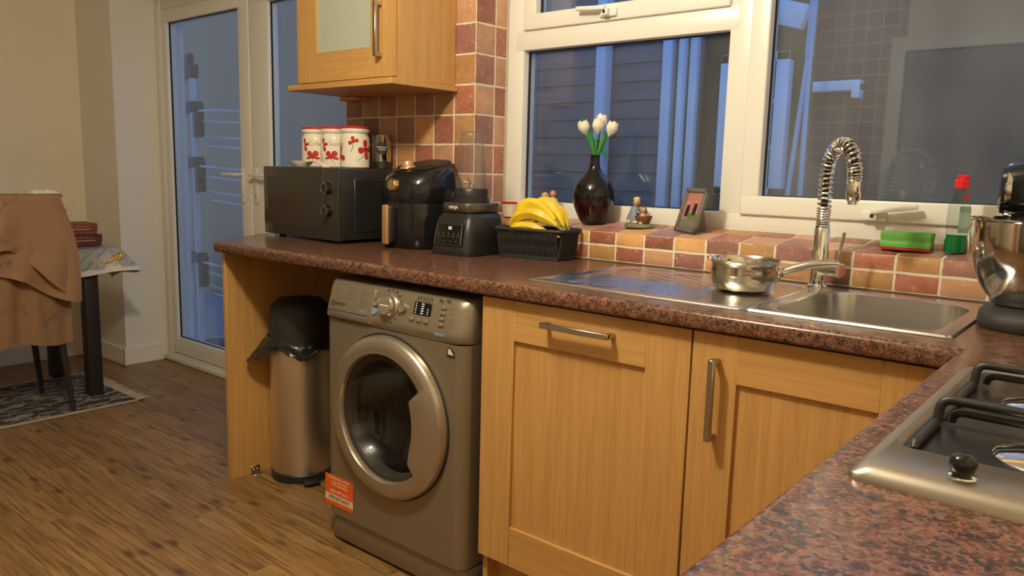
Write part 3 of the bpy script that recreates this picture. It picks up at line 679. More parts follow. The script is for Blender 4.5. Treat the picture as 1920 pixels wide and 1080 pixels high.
# door
dm = T(.988-WMX, 0, .472) @ RX(PI/2)        # local z -> -y (towards the viewer)
door = bpy.data.objects.new('door', None); COL.objects.link(door); door.parent = wm; door.empty_display_size = .05
def inner_r(a):
    r = .187; x = r*math.cos(a); z = r*math.sin(a)
    # handle bulge on the right hand side
    if math.cos(a) > 0 and -.74 < a < .62:
        lim = .118+.010*math.cos(a*3)
        r = min(r, lim/math.cos(a))
        if a > .50: r = min(r, .150)
    return r
rb = bmesh.new(); N = 120; rs = []
for k in range(N):
    a = 2*PI*k/N; a = a if a <= PI else a-2*PI; ca, sa = math.cos(a), math.sin(a); ir = inner_r(a); full = ir > .18
    pts = [(.242, .0), (.241, .016), (.235, .026), (.222, .031), (max(ir+.016, ir+.0), .034 if not full else .030), (ir+.004, .030 if full else .034), (ir, .022 if full else .026), (ir-.001, .004)]
    rs.append([rb.verts.new((r*ca, r*sa, z)) for r, z in pts])
for k in range(N):
    a, b_ = rs[k], rs[(k+1) % N]
    for j in range(len(a)-1): rb.faces.new((a[j], b_[j], b_[j+1], a[j+1]))
bmesh.ops.recalc_face_normals(rb, faces=rb.faces)
b = B(); b._merge(rb, dm); ob('ring', b, M['silver_ring'], door, smooth=50)
ob('seal_gap', B().lathe([(.247, .003), (.241, .003), (.241, -.001), (.247, -.001)], 64, dm), M['black'], door)
ob('porthole_glass', B().lathe([(.187, .016), (.178, .016), (.165, .012), (.150, -.02), (.120, -.05), (.06, -.072), (0, -.076)], 64, dm), M['porthole'], door)
ob('porthole_rim', B().lathe([(.190, .010), (.180, .010), (.174, .0), (.170, -.02)], 64, dm), M['print_grey'], door)
m = mat('drum_steel', (.42, .40, .37), .3, 1.0); tt_ = NT(m); vo_ = tt_.n('ShaderNodeTexVoronoi'); vo_.inputs['Scale'].default_value = 190; tt_.l(tt_.coords(), vo_.inputs['Vector'])
tt_.base(tt_.ramp(vo_.outputs['Distance'], [(.22, (.02, .02, .02)), (.30, (.42, .40, .37))]))
ob('drum', B().lathe([(.200, -.06), (.215, -.10), (.215, -.36), (0, -.38)], 64, dm), m, wm)
ob('door_seal', B().lathe([(.206, .0), (.200, -.012), (.188, -.02), (.192, -.05), (.202, -.062)], 64, dm), M['print_grey'], wm)
st = thing('guarantee_sticker', 'orange guarantee sticker on the lower left of the washing machine', 'sticker', (.752, WMY-.0012, .172))
ob('paper', B().box(-.066, .072, -.0004, .0004, -.050, .050), M['orange'], st, smooth=0)
ob('white_band', B().box(-.066, .072, -.0007, .0003, -.036, -.014), M['sticker_white'], st, smooth=0)
text('print', 'REGISTER FOR YOUR FREE', .0085, M['sticker_white'], st, T(.003, -.0006, .041) @ FRONT)
text('print', '10', .026, M['sticker_white'], st, T(-.024, -.0006, .023) @ FRONT); text('print', 'YEAR PARTS', .0095, M['sticker_white'], st, T(.018, -.0006, .029) @ FRONT); text('print', 'GUARANTEE', .0095, M['sticker_white'], st, T(.018, -.0006, .018) @ FRONT)
text('print', '0800 497 0612', .0145, M['sticker_white'], st, T(.003, -.0006, -.003) @ FRONT)
text('heading', 'IMPORTANT', .0185, M['print_dark'], st, T(.003, -.0009, -.025) @ FRONT)
en = thing('energy_label', 'small peeling house-shaped label at the top right of the washing machine', 'label', (1.236, WMY-.0012, .706))
ob('outline', B().prism([(-.014, -.013), (.014, -.013), (.014, .002), (-.004, .015), (-.014, .007)], 0, .0006, m=FRONT), M['print_dark'], en, smooth=0)
ob('corner', B().prism([(-.009, -.006), (.012, -.006), (-.004, .011), (-.009, .006)], 0, .0006, m=T(0, -.0007, 0) @ FRONT), M['sticker_white'], en, smooth=0)

# ------------------------------------------------------------------ bin
bn = thing('pedal_bin', 'tall round steel bin with a black lid beside the washing machine', 'bin', (.178, .255, 0))
BR = .113
ob('base', B().lathe([(0, 0), (BR+.003, 0), (BR+.004, .028), (BR-.002, .034), (0, .034)], 48), M['black'], bn)
ob('body', B().lathe([(BR-.002, .03), (BR, .034), (BR, .53), (BR-.003, .533), (BR-.006, .53), (BR-.006, .05)], 64), M['steel_v'], bn)
ob('lid', B().lathe([(BR-.004, .535), (BR+.003, .54), (BR+.003, .60), (BR-.006, .665), (BR-.03, .69), (0, .70)], 48), M['black_matte'], bn)
ob('pedal', B().box(-.03, .03, -.16, -.10, .008, .018, .004, m=RZ(1.2)), M['black'], bn)
def liner(u, v):
    a = 2*PI*u; n1 = noise.noise((math.cos(a)*3, math.sin(a)*3, v*3)); n2 = noise.noise((math.cos(a)*9, math.sin(a)*9, v*5+4))
    drop = .060+.035*noise.noise((math.cos(a)*1.5+5, math.sin(a)*1.5, 1)); r = BR+.007+.012*v*(1+n1)+.006*n2*v
    k = max(0, math.cos(a-4.2))**14; r += k*.06*v
    if math.cos(a) < -.05: r = min(r, .124/-math.cos(a))
    return (r*math.cos(a), r*math.sin(a), .555-v*drop-k*.02*v+.006*n2)
tag(ob('bin_liner', B().grid(liner, 96, 10, .0012), M['bag'], mw=T(.178, .255, 0), smooth=60), 'crinkled black bin liner folded over the rim of the steel bin', 'bin liner')

# ------------------------------------------------------------------ microwave
mwv = thing('microwave', 'black microwave with two round dials at the left of the worktop', 'microwave', (.122, .298, .91), math.radians(-2.5))
# local origin: middle of the front bottom edge
MWW, MWD, MWH = .505, .31, .262
ob('body', B().box(-MWW/2, MWW/2, .012, MWD, .012, .012+MWH-.002, .006, 2), M['black'], mwv)
ob('door', B().box(-MWW/2, MWW/2-.105, 0, .014, .010, .012+MWH, .003, 2), M['mw_front'], mwv)
ob('control_panel', B().box(MWW/2-.1045, MWW/2, 0, .014, .010, .012+MWH, .003, 2), M['mw_front'], mwv)
ob('door_window', B().box(-MWW/2+.03, MWW/2-.15, -.0004, .002, .05, .235, .001, 1), M['mw_front'], mwv)
ob('side_vent_panel', B().box(MWW/2-.001, MWW/2+.003, .07, MWD-.03, .04, .235, .002, 1), M['black'], mwv)
for sx in (-.2, .2):
    for sy in (.05, .26): ob('foot', B().cyl((sx, sy, 0), (sx, sy, .013), .014), M['black_matte'], mwv)
for z in (.200, .118):
    k = ob('dial', B().lathe([(0, .022), (.018, .022), (.019, .020), (.020, .004), (.022, .002), (.022, 0)], 32, T(MWW/2-.057, 0, z) @ RX(PI/2)), M['black_gloss'], mwv)
    ob('dial_ring', B().lathe([(.0195, .0222), (.0178, .0226), (.0178, .0205), (.0198, .0205)], 32, T(MWW/2-.057, 0, z) @ RX(PI/2)), M['chrome'], k)
    ob('dial_marks', B().tube([(MWW/2-.057+.028*math.cos(a), -.0004, z+.028*math.sin(a)) for a in [math.radians(-50+8*i) for i in range(22)] if int(math.degrees(a)/8) % 2], .0006, 5), M['print_grey'], mwv)

# ------------------------------------------------------------------ jars, tin, spoon rest on the microwave
MT = .91+.012+MWH+.001
def warp(bm, R, th0, z0):
    for v in bm.verts:
        x, yv, e = v.co; a = th0+x/R; r = R+.0006+e; v.co = Vector((r*math.cos(a), r*math.sin(a), z0+yv))
    bmesh.ops.recalc_face_normals(bm, faces=bm.faces); return bm
def blob(pts, n=3):
    bm = bmesh.new(); cx = sum(p[0] for p in pts)/len(pts); cy = sum(p[1] for p in pts)/len(pts); rings = []
    for k in range(1, n+1): rings.append([bm.verts.new((cx+(x-cx)*k/n, cy+(y_-cy)*k/n, 0)) for x, y_ in pts])
    c = bm.verts.new((cx, cy, 0)); L = len(pts)
    for i in range(L):
        bm.faces.new((c, rings[0][i], rings[0][(i+1) % L]))
        for k in range(n-1): bm.faces.new((rings[k][i], rings[k+1][i], rings[k+1][(i+1) % L], rings[k][(i+1) % L]))
    return bm
def petal(cx, cy, ang, L, W):
    L *= 1.22; W *= 1.25
    pts = []
    for k in range(14):
        a = 2*PI*k/14; u = .5+.5*math.cos(a); v = math.sin(a)*W/2*(.45+.75*u)
        x = u*L; pts.append((cx+x*math.cos(ang)-v*math.sin(ang), cy+x*math.sin(ang)+v*math.cos(ang)))
    return pts
def jar(loc, word, label, R=.056, H=.150):
    j = thing('storage_jar', label, 'jar', loc, 0, 'flower jars on the microwave')
    prof = [(0, 0), (R-.004, 0), (R, .004), (R, H*.70), (R-.001, H*.76), (R-.006, H*.82), (R-.008, H*.86), (R-.004, H*.885), (R-.001, H*.91), (R-.001, H*.96), (R-.004, H*.985), (0, H*.985)]
    ob('body', B().lathe(prof, 48), M['ceramic'], j)
    ob('lid', B().lathe([(0, H*.985), (R-.003, H*.985), (R-.001, H), (R-.001, H*1.035), (R-.005, H*1.05), (0, H*1.055)], 48), M['red_glaze'], j)
    cam_a = math.atan2(CAM[1]-loc[1], CAM[0]-loc[0])
    def flower(a_off, z, s, petals, stem):
        b = B()
        for (ang, L, W) in petals: b._merge(warp(blob(petal(0, 0, math.radians(ang), L*s, W*s)), R, cam_a+a_off, z))
        f = ob('flower_print', b, M['red_print'], j, smooth=60)
        if stem:
            pts = [(stem[0]*s*t_*t_ , stem[1]*s*t_) for t_ in [i/8 for i in range(9)]]
            ps = [(x-.0009, y_) for x, y_ in pts]+[(x+.0009, y_) for x, y_ in reversed(pts)]
            bm = bmesh.new(); n = len(pts); l_ = [bm.verts.new((x-.0011, y_, 0)) for x, y_ in pts]; r_ = [bm.verts.new((x+.0011, y_, 0)) for x, y_ in pts]
            for i in range(n-1): bm.faces.new((l_[i], r_[i], r_[i+1], l_[i+1]))
            b = B(); b._merge(warp(bm, R, cam_a+a_off, z)); ob('stem_print', b, M['print_dark'], f, smooth=60)
        b = B(); b._merge(warp(blob([(.0035*s*math.cos(2*PI*k/10), .0035*s*math.sin(2*PI*k/10)) for k in range(10)], 1), R+.0004, cam_a+a_off, z)); ob('flower_eye', b, M['print_dark'], f, smooth=60)
    big = [(95, .030, .019), (190, .028, .022), (280, .032, .019), (0, .026, .020)]
    small = [(100, .018, .014), (200, .018, .014), (20, .018, .014)]
    low = [(125, .026, .020), (50, .028, .022), (185, .022, .009), (-5, .026, .009)]
    if word == 'Tea':
        flower(.80, .070, 1.0, big, (-.040, -.045)); flower(-.10, .098, .95, small, (-.010, -.040)); flower(-1.22, .045, .95, [(85, .034, .02), (-25, .026, .02), (200, .02, .02)], (-.005, -.04))
        wa = -1.15
    else:
        flower(-.86, .086, .72, [(95, .03, .016), (-75, .03, .018), (10, .022, .016)], None); flower(-.28, .036, .95, low, (.02, -.026)); wa = -.08
    b = B(); b._merge(warp(text_bm(word, .021, 'CENTER', .0001), R, cam_a+wa+.05, .090)); ob('lettering', b, M['copper'], j, smooth=0)
JX, JY = .236, .475
jar((JX, JY, MT), 'Tea', 'cream jar with large red flowers, nearest of the three jars to the coffee tin')
jar((JX-.117, JY-.004, MT), 'Sugar', 'cream sugar jar with red flowers, middle one of three on the microwave')
jar((JX-.234, JY-.008, MT), 'Coffee', 'cream coffee jar with red flowers, leftmost of three on the microwave')
tn = thing('coffee_tin', 'slim silver coffee tin with a black round label on the microwave', 'tin', (.272, .580, MT), 0)
TR_, TH = .036, .128
ob('body', B().lathe([(0, .002), (TR_-.001, 0), (TR_, .002), (TR_, TH-.004), (TR_+.001, TH-.002), (TR_+.001, TH), (TR_-.003, TH), (TR_-.004, TH-.003), (0, TH-.003)], 40), M['pan_steel'], tn)
ca_ = math.atan2(CAM[1]-.580, CAM[0]-.272)
b = B(); b.lathe([(TR_+.0005, .001), (TR_+.0005, .027)], 40); ob('band', b, M['black'], tn)
b = B(); b._merge(warp(blob([(.024*math.cos(2*PI*k/28), .024*math.sin(2*PI*k/28)) for k in range(28)], 5), TR_, ca_, .078)); ob('round_label', b, M['black'], tn, smooth=60)
for s_, z_, sz in (('AMERICANO', .082, .0085), ('INTENSE', .073, .0085)):
    b = B(); b._merge(warp(text_bm(s_, sz, 'CENTER', .0001), TR_+.0006, ca_, z_)); ob('lettering', b, M['print_white'], tn, smooth=0)
b = B()
for z_, hw_ in ((.065, .012), (.062, .009), (.014, .014)):
    bm = bmesh.new(); vv = [[bm.verts.new((-hw_+2*hw_*i/8, dz, .0004)) for dz in (-.0007, .0007)] for i in range(9)]
    for i in range(8): bm.faces.new((vv[i][0], vv[i+1][0], vv[i+1][1], vv[i][1]))
    b._merge(warp(bm, TR_+.0006, ca_, z_))
ob('fine_print', b, M['print_grey'], tn, smooth=0)['kind'] = 'stuff'
sr = thing('spoon_rest', 'small cream spoon rest with a curled handle in front of the jars', 'spoon rest', (.085, .338, MT))
ob('bowl', B().lathe([(0, .0), (.026, .0), (.040, .012), (.046, .022), (.043, .022), (.036, .012), (.02, .005), (0, .004)], 36), M['ceramic'], sr)
ob('handle', B().grid(lambda u, v: (.04+u*.115, (v-.5)*(.03-.012*math.sin(u*PI)), .021+.004*math.sin(u*PI)-.019*max(0, (u-.45)/.55)**1.3), 16, 4, .004), M['ceramic'], sr)

# ------------------------------------------------------------------ air fryer
af = thing('air_fryer', 'black air fryer with a gold dial and tan handle beside the microwave', 'air fryer', (.588, .487, .91), math.radians(-6))
def se(n, a): c, s_ = math.cos(a), math.sin(a); return (abs(c)**(2/n)*(1 if c > 0 else -1), abs(s_)**(2/n)*(1 if s_ > 0 else -1))
def loft(levels, seg=48, n=2.6, cap=True):
    bm = bmesh.new(); rg = []
    for (rx, ry, cy, z, tl) in levels: rg.append([bm.verts.new((rx*se(n, 2*PI*k/seg)[0], cy+ry*se(n, 2*PI*k/seg)[1], z+tl*se(n, 2*PI*k/seg)[1])) for k in range(seg)])
    for a, b_ in zip(rg[:-1], rg[1:]):
        for k in range(seg): bm.faces.new((a[k], a[(k+1) % seg], b_[(k+1) % seg], b_[k]))
    if cap: bm.faces.new(rg[0][::-1]); bm.faces.new(rg[-1])
    bmesh.ops.recalc_face_normals(bm, faces=bm.faces); return bm
b = B(); b._merge(loft([(.118, .112, 0, 0, 0), (.124, .118, 0, .006, 0), (.130, .124, 0, .05, 0), (.132, .127, 0, .150, 0), (.130, .126, .0, .158, 0), (.130, .126, 0, .160, 0), (.132, .128, 0, .163, 0), (.130, .125, .002, .225, 0), (.122, .114, .008, .262, .010), (.108, .100, .014, .285, .016), (.09, .085, .016, .290, .016)]))
ob('body', b, M['black_gloss'], af, smooth=50)
b = B(); b._merge(loft([(.098, .090, .014, .289, .016), (.092, .084, .014, .297, .016), (.06, .06, .014, .298, .016)])); ob('lid_cap', b, M['black'], af, smooth=50)
hm = T(0, -.126, 0)
h = ob('basket_handle', B().box(-.020, .020, -.022, .010, .020, .150, .010, 4, hm), M['black'], af)
ob('handle_inlay', B().box(-.016, .016, -.032, -.018, .014, .152, .006, 4, hm), M['copper'], h)
ob('timer_dial', B().lathe([(0, .026), (.019, .026), (.022, .022), (.023, 0)], 32, T(0.012, -.112, .218) @ RX(PI/2-.16)), M['gold'], af)
ob('temperature_dial', B().lathe([(.028, 0), (.026, .006), (.022, .007), (.020, .022), (.016, .026), (0, .026)], 12, T(.0, -.055, .281) @ RX(.2)), M['copper'], af)

# ------------------------------------------------------------------ blender
bl = thing('blender', 'black blender with a digital panel and a clear tapered cup', 'blender', (.858, .455, .91), math.radians(0))
b = B(); b._merge(loft([(.090, .102, 0, 0, 0), (.092, .104, 0, .004, 0), (.090, .102, 0, .020, 0)], 40, 6)); ob('base', b, M['black'], bl, smooth=40)
b = B(); b._merge(loft([(.088, .100, 0, .020, 0), (.087, .096, .002, .06, 0), (.083, .088, .006, .115, 0), (.076, .082, .010, .128, 0), (.066, .074, .012, .140, 0)], 40, 6)); ob('body', b, M['black'], bl, smooth=40)
b = B(); b._merge(loft([(.071, .078, .01, .140, 0), (.073, .08, .01, .143, 0), (.073, .08, .01, .166, 0), (.070, .077, .01, .170, 0)], 40, 5)); ob('collar', b, M['nickel_dark'], bl, smooth=40)
ob('cup_base', B().lathe([(0, .170), (.062, .170), (.062, .186), (.056, .188), (.057, .214), (.054, .218), (0, .218)], 36, T(0, .01, 0)), M['black'], bl)
ob('cup', B().lathe([(.052, .214), (.050, .25), (.040, .385), (.038, .398), (.033, .404), (0, .404)], 40, T(0, .01, 0)), M['cup_glass'], bl)
b = B()
for k in range(8): b.box(-.006, .006, -.0004, .0004, -.0004, .0004, 0, 1, T(0, .01, 0) @ RZ(.5) @ T(0, -.0505+.0085*(k/8)-.0, .262+.014*k))
ob('cup_marks', b, M['print_grey'], bl, smooth=0)
b = B().cyl((0, .01, .216), (0, .01, .235), .009)
for k in range(4): a = k*PI/2+.4; b.tube([(0, .01, .232), (.018*math.cos(a), .01+.018*math.sin(a), .236), (.030*math.cos(a), .01+.030*math.sin(a), .236+(.02 if k % 2 else .008))], [.004, .003, .001], 6)
ob('blade', b, M['chrome'], bl)
# control panel on the sloping front: frame at front face
fa = math.atan2(.012, .05)
def bp(x, z, out=0): return T(x, -.0965+(z-.04)*.20-out, z) @ RX(-fa*.82)
pn = ob('touch_panel', B().box(-.062, .062, -.004, .006, -.036, .036, .003, 2, bp(0, .068, .002)), M['screen'], bl)
fr_ = [(-.060, -.034), (.060, -.034), (.056, .034), (-.056, .034)]
b = B(); mm = bp(0, .068, .0065)
for i in range(4):
    p0, p1 = fr_[i], fr_[(i+1) % 4]; b.tube([mm @ Vector((p0[0], 0, p0[1])), mm @ Vector((p1[0], 0, p1[1]))], .0008, 6)
ob('panel_outline', b, M['nickel'], pn)
text('digits', '88', .016, M['led'], pn, mm @ T(.004, 0, .021) @ FRONT)
b = B()
for k in range(5):
    b.box(-.0025, .0025, -.0003, .0003, -.0025, .0025, 0, 1, mm @ T(-.044+.022*k, 0, .003)); b.box(-.006, .006, -.0003, .0003, -.0008, .0008, 0, 1, mm @ T(-.044+.022*k, 0, -.006))
    if k < 4: b.box(-.005, .005, -.0003, .0003, -.0007, .0007, 0, 1, mm @ T(-.040+.026*k, 0, -.022))
ob('icons', b, M['print_grey'], pn, smooth=0)
text('maker_name', 'NINJA', .015, M['print_white'], bl, T(-.005, -.0705, .155) @ FRONT)

# ------------------------------------------------------------------ basket with fruit
BK = (1.092, .533, .91); BA = math.radians(8)
bk = thing('fruit_basket', 'black woven plastic basket of bananas on the worktop', 'basket', BK, BA)
bw, bdp, bh = .245, .142, .098
def wallgrid(p0, p1, n, flare):
    b = B(); d = Vector(p1)-Vector(p0); L = d.length; d.normalize(); nrm = Vector((d.y, -d.x, 0)); rows = 5
    for i in range(n):
        for s_ in (-1, 1):
            pts = []
            for k in range(5):
                z = .014+(bh-.022)*k/4; x = L*(i+.5+s_*1.1*(k/4-.5))/n; x = min(max(x, 0), L); pts.append(Vector(p0)+d*x+nrm*flare*(z/bh)+Vector((0, 0, z))+nrm*(.0012*s_))
            b.tube(pts, .0026, 5)
    return b
hw, hd = bw/2-.014, bdp/2-.014
cs = [(-hw, -hd, 0), (hw, -hd, 0), (hw, hd, 0), (-hw, hd, 0)]
for i in range(4):
    n = 26 if i % 2 == 0 else 14
    o = ob('woven_side', wallgrid(cs[i], cs[(i+1) % 4], n, .012), M['black_matte'], bk)
b = B()
def ringp(e, z): return [(-hw-e, -hd-e, z), (hw+e, -hd-e, z), (hw+e, hd+e, z), (-hw-e, hd+e, z)]
b.rprism(2*(hw+.001), 2*(hd+.001), 0, .014, .008, 3, .001); ob('bottom', b, M['black_matte'], bk)
b = B(); pts = []
for sx, sy, a0 in ((1, 1, 0), (-1, 1, 90), (-1, -1, 180), (1, -1, 270)):
    for k in range(5): a = math.radians(a0+90*k/4); pts.append((sx*(hw+.002)+.012*math.cos(a), sy*(hd+.002)+.012*math.sin(a), bh-.004))
b.tube(pts, .006, 8, True)
ob('rim', b, M['black_matte'], bk)
for (xa, xb, ya, yb) in ((-hw, hw, -hd+.001, -hd+.003), (-hw, hw, hd-.003, hd-.001), (-hw+.001, -hw+.003, -hd, hd), (hw-.003, hw-.001, -hd, hd)):
    ob('inner_wall', B().box(xa, xb, ya, yb, .010, bh-.022), M['black_matte'], bk)
def banana(p0, p1, p2, r, label):
    P0, P1, P2 = Vector(p0), Vector(p1), Vector(p2); pts = []; rs_ = []
    for k in range(17):
        t_ = k/16; pts.append(P0*(1-t_)**2+P1*2*t_*(1-t_)+P2*t_*t_); rs_.append(r*min(1, .30+2.9*min(t_, (1-t_)*.95)) if .02 < t_ < .98 else r*.25)
    th = thing('banana', label, 'banana', BK, BA, 'bananas in the black basket')
    ob('skin', B().tube(pts, rs_, 7), M['banana'], th, smooth=30)
    ob('stalk', B().tube([pts[-1], pts[-1]+(pts[-1]-pts[-3])*.9], [r*.28, r*.22], 6), M['banana_tip'], th)
banana((-.090, -.026, .101), (-.02, -.040, .185), (.084, -.026, .110), .0212, 'front banana, curving along the basket rim from end to end')
banana((-.086, .0, .118), (-.04, -.004, .225), (.066, -.008, .128), .0212, 'large banana lying on top of the front banana')
banana((-.060, .020, .125), (.02, .024, .240), (.088, .012, .108), .0212, 'topmost banana, curving down towards the vase')
banana((-.035, .038, .112), (.04, .046, .205), (.090, .036, .106), .0212, 'rearmost banana, nearest the window sill')
banana((-.084, -.036, .080), (-.04, -.040, .125), (.060, -.034, .084), .018, 'lowest banana, showing just above the front rim')
ot = tag(ob('orange_fruit', B().ball((.084, -.030, .062), .020, 16), M['orange_fruit'], mw=T(*BK) @ RZ(BA)), 'small orange fruit showing through the right end of the basket', 'fruit')

# ------------------------------------------------------------------ things on the sill
def sill(yv): return 1.007+(yv-.627)*.024/.170
va = thing('vase', 'dark round-bellied glazed vase with a narrow neck on the sill', 'vase', (1.178, .722, sill(.722)+.001))
vp = [(0, 0), (.036, 0), (.041, .004), (.058, .04), (.070, .080), (.069, .105), (.059, .133), (.041, .155), (.026, .172), (.018, .190), (.0155, .215), (.017, .226), (.014, .226), (.0125, .21), (.0125, .19), (0, .188)]
def smooth_prof(p, n=4):
    out = []
    for i in range(len(p)-1):
        p0 = Vector(p[max(i-1, 0)]); p1 = Vector(p[i]); p2 = Vector(p[i+1]); p3 = Vector(p[min(i+2, len(p)-1)])
        for k in range(n):
            t_ = k/n; q = .5*((2*p1)+(p2-p0)*t_+(2*p0-5*p1+4*p2-p3)*t_*t_+(3*p1-p0-3*p2+p3)*t_**3); out.append((max(q.x, 0), q.y))
    out.append(p[-1]); return out
ob('body', B().lathe(vp[:2]+smooth_prof(vp[2:12])+vp[12:], 56), M['vase'], va)
ob('red_band', B().lathe(smooth_prof([(.0465, .012), (.0587, .04), (.0667, .062), (.0705, .080)]), 56), M['vase_red'], va)
def tulip(i, base, tip, lean, label):
    z0 = sill(.722)+.16
    th = thing('tulip', label, 'tulip', (1.178, .722, z0), 0, 'white tulips in the dark vase')
    tip = Vector(tip); mid = Vector(base)*.5+tip*.5+Vector((lean*.3, 0, 0))
    pts = [Vector((base[0]*.2, base[1]*.2, .045)), Vector(base)+Vector((0, 0, .07)), mid, tip]
    ob('stem', B().tube(pts, .0026, 6), M['stem'], th)
    ax = (tip-mid).normalized(); q = ax.to_track_quat('Z', 'Y').to_matrix().to_4x4(); mt_ = Matrix.Translation(tip) @ q
    for k in range(6):
        a = k*PI/3+i; inner_ = k % 2
        def f(u, v, a=a, inner_=inner_):
            z = u*.052*(1 if inner_ else .95); rad = .0205*(math.sin(min(u*1.25, 1)*PI*.56))*(1-.42*max(0, u-.5))-(.0015 if inner_ else 0)
            wv = .030*math.sin(PI*(.08+.86*u))**.8*(v-.5); aa = a+wv/max(rad, .007)
            return mt_ @ Vector((rad*math.cos(aa), rad*math.sin(aa), z))
        ob('petal', B().grid(f, 8, 6, .0006), M['petal'], th)
def tleaf(p0, p1, p2, wmax, th_label):
    th = thing('tulip_leaf', th_label, 'leaf', (1.178, .722, sill(.722)+.16), 0, 'leaves of the tulips')
    P0, P1, P2 = Vector(p0), Vector(p1), Vector(p2); side = Vector((.77, .638, 0))
    def f(u, v):
        c = P0*(1-u)**2+P1*2*u*(1-u)+P2*u*u; wv = wmax*math.sin(PI*(.06+.92*u))**.7*(v-.5)
        return c+side*wv+Vector((.638, -.77, 0))*(-abs(v-.5)*wmax*.5)
    ob('blade', B().grid(f, 14, 4, .0006), M['leaf'], th)
tulip(0, (-.006, .004, .05), (-.028, -.016, .130), -.01, 'left white tulip, leaning outwards over the vase')
tulip(1, (.004, -.004, .05), (.008, -.004, .134), .0, 'front white tulip in the middle of the bunch')
tulip(2, (.006, .006, .05), (.032, .026, .128), .01, 'right white tulip, leaning towards the window frame')
tulip(3, (.0, .006, .05), (.004, .018, .150), .0, 'rear white tulip, standing tallest in the bunch')
tleaf((-.002, 0, .05), (.006, -.004, .11), (-.045, -.034, .195), .020, 'tall narrow leaf pointing up between the left tulips')
tleaf((.004, .003, .05), (.012, .01, .10), (.030, .022, .15), .022, 'broad leaf rising towards the right tulip')
tleaf((-.002, 0, .06), (.02, .012, .115), (.030, .022, .055), .016, 'short leaf curling down over the vase neck')
def head(bd, hr, c, r, m_skin, m_hair, parent):
    h = ob('head', B().ball(c, (r, r, r*1.12), 16).ball((c[0]+r*.6, c[1]-r*.85, c[2]-r*.1), r*.18, 8), m_skin, parent)
    ob('hair', B().ball((c[0]-r*.15, c[1]+r*.25, c[2]+r*.22), (r*1.12, r*1.08, r*1.08), 14).ball((c[0]-r*.7, c[1]+r*.1, c[2]-r*.5), (r*.5, r*.7, r*.9), 10).ball((c[0]+r*.75, c[1]+r*.4, c[2]-r*.5), (r*.45, r*.6, r*.9), 10), m_hair, h)
    ob('eyes', B().ball((c[0]+.12*r, c[1]-r*.93, c[2]+r*.05), r*.12, 6).ball((c[0]+.75*r, c[1]-r*.62, c[2]+r*.05), r*.12, 6), M['print_dark'], h)
f2 = thing('bathing_figurine', 'small resin figurine of a woman and child with a round tub', 'figurine', (1.362, .715, sill(.715)), 0)
ob('plinth', B().lathe([(0, 0), (.047, 0), (.050, .004), (.048, .012), (0, .014)], 32, None, (1, .72)), M['fig_grey'], f2)
ob('dress', B().lathe([(0, .012), (.026, .012), (.028, .024), (.020, .045), (.016, .056), (.013, .064), (.006, .070), (0, .071)], 20, T(-.020, .006, 0)).tube([(-.014, .0, .058), (.0, -.014, .048), (.010, -.012, .046)], [.006, .005, .004], 8), M['fig_blue'], f2)
head(None, None, (-.014, .003, .080), .0115, M['fig_skin'], M['fig_brown'], f2)
ob('cap', B().ball((-.016, .006, .090), (.012, .012, .007), 14), M['fig_cream'], f2)
ob('tub', B().lathe([(0, .014), (.018, .014), (.027, .034), (.028, .038), (.025, .038), (.018, .020), (0, .018)], 24, T(.018, -.004, 0)), M['fig_brown'], f2)
ob('child', B().lathe([(0, .02), (.013, .024), (.014, .036), (.010, .046), (0, .050)], 16, T(.014, -.002, 0)), M['fig_skin'], f2)
head(None, None, (.016, -.004, .056), .0095, M['fig_skin'], M['fig_brown'], f2)
ob('pebbles', B().ball((.0, -.026, .017), (.010, .007, .006), 10).ball((-.028, -.018, .018), (.008, .007, .007), 10).ball((.02, -.026, .015), (.007, .005, .005), 8), M['fig_cream'], f2)
f1 = thing('seated_figurine', 'small resin figurine of two seated children behind the bananas', 'figurine', (.985, .735, sill(.735)), 0)
ob('plinth', B().lathe([(0, 0), (.040, 0), (.042, .006), (.038, .03), (0, .034)], 28, None, (1, .7)), M['fig_grey'], f1)
for sx, h_, mm_ in ((-.020, .062, M['fig_cream']), (.016, .072, M['fig_cream'])):
    ob('dress', B().lathe([(0, .03), (.021, .03), (.022, .042), (.014, h_), (.006, h_+.010), (0, h_+.011)], 18, T(sx, 0, 0)), mm_, f1)
    head(None, None, (sx, -.003, h_+.018), .0115, M['fig_skin'], M['fig_brown'] if sx > 0 else M['fig_cream'], f1)
ob('arms', B().tube([(-.012, -.008, .062), (.0, -.018, .054), (.012, -.010, .066)], .0045, 8), M['fig_skin'], f1)
# photo frame
PFA, PFT = math.radians(-31), math.radians(-17)
pf = thing('photo_frame', 'grey easel photo frame with a picture of two figures, on the sill', 'photo frame', (1.537, .690, sill(.69)+.002), PFA)
pm_ = RX(PFT)
W2, HH = .058, .138
ob('frame', B().box(-W2, W2, -.006, .006, 0, .016, .002, 1, pm_).box(-W2, W2, -.006, .006, HH-.013, HH, .002, 1, pm_).box(-W2, -W2+.013, -.006, .006, 0, HH, .002, 1, pm_).box(W2-.013, W2, -.006, .006, 0, HH, .002, 1, pm_), M['frame_grey'], pf)
ob('back_board', B().box(-W2+.004, W2-.004, .003, .007, .004, HH-.004, 0, 1, pm_), M['frame_grey'], pf)
ob('easel_leg', B().prism([(.014, .0), (.066, 0), (.050, .10), (.042, .10)], -.016, .016, .001, T(0, .0, 0) @ Matrix(((0, 0, 1, 0), (1, 0, 0, 0), (0, 1, 0, 0), (0, 0, 0, 1)))), M['frame_grey'], pf)
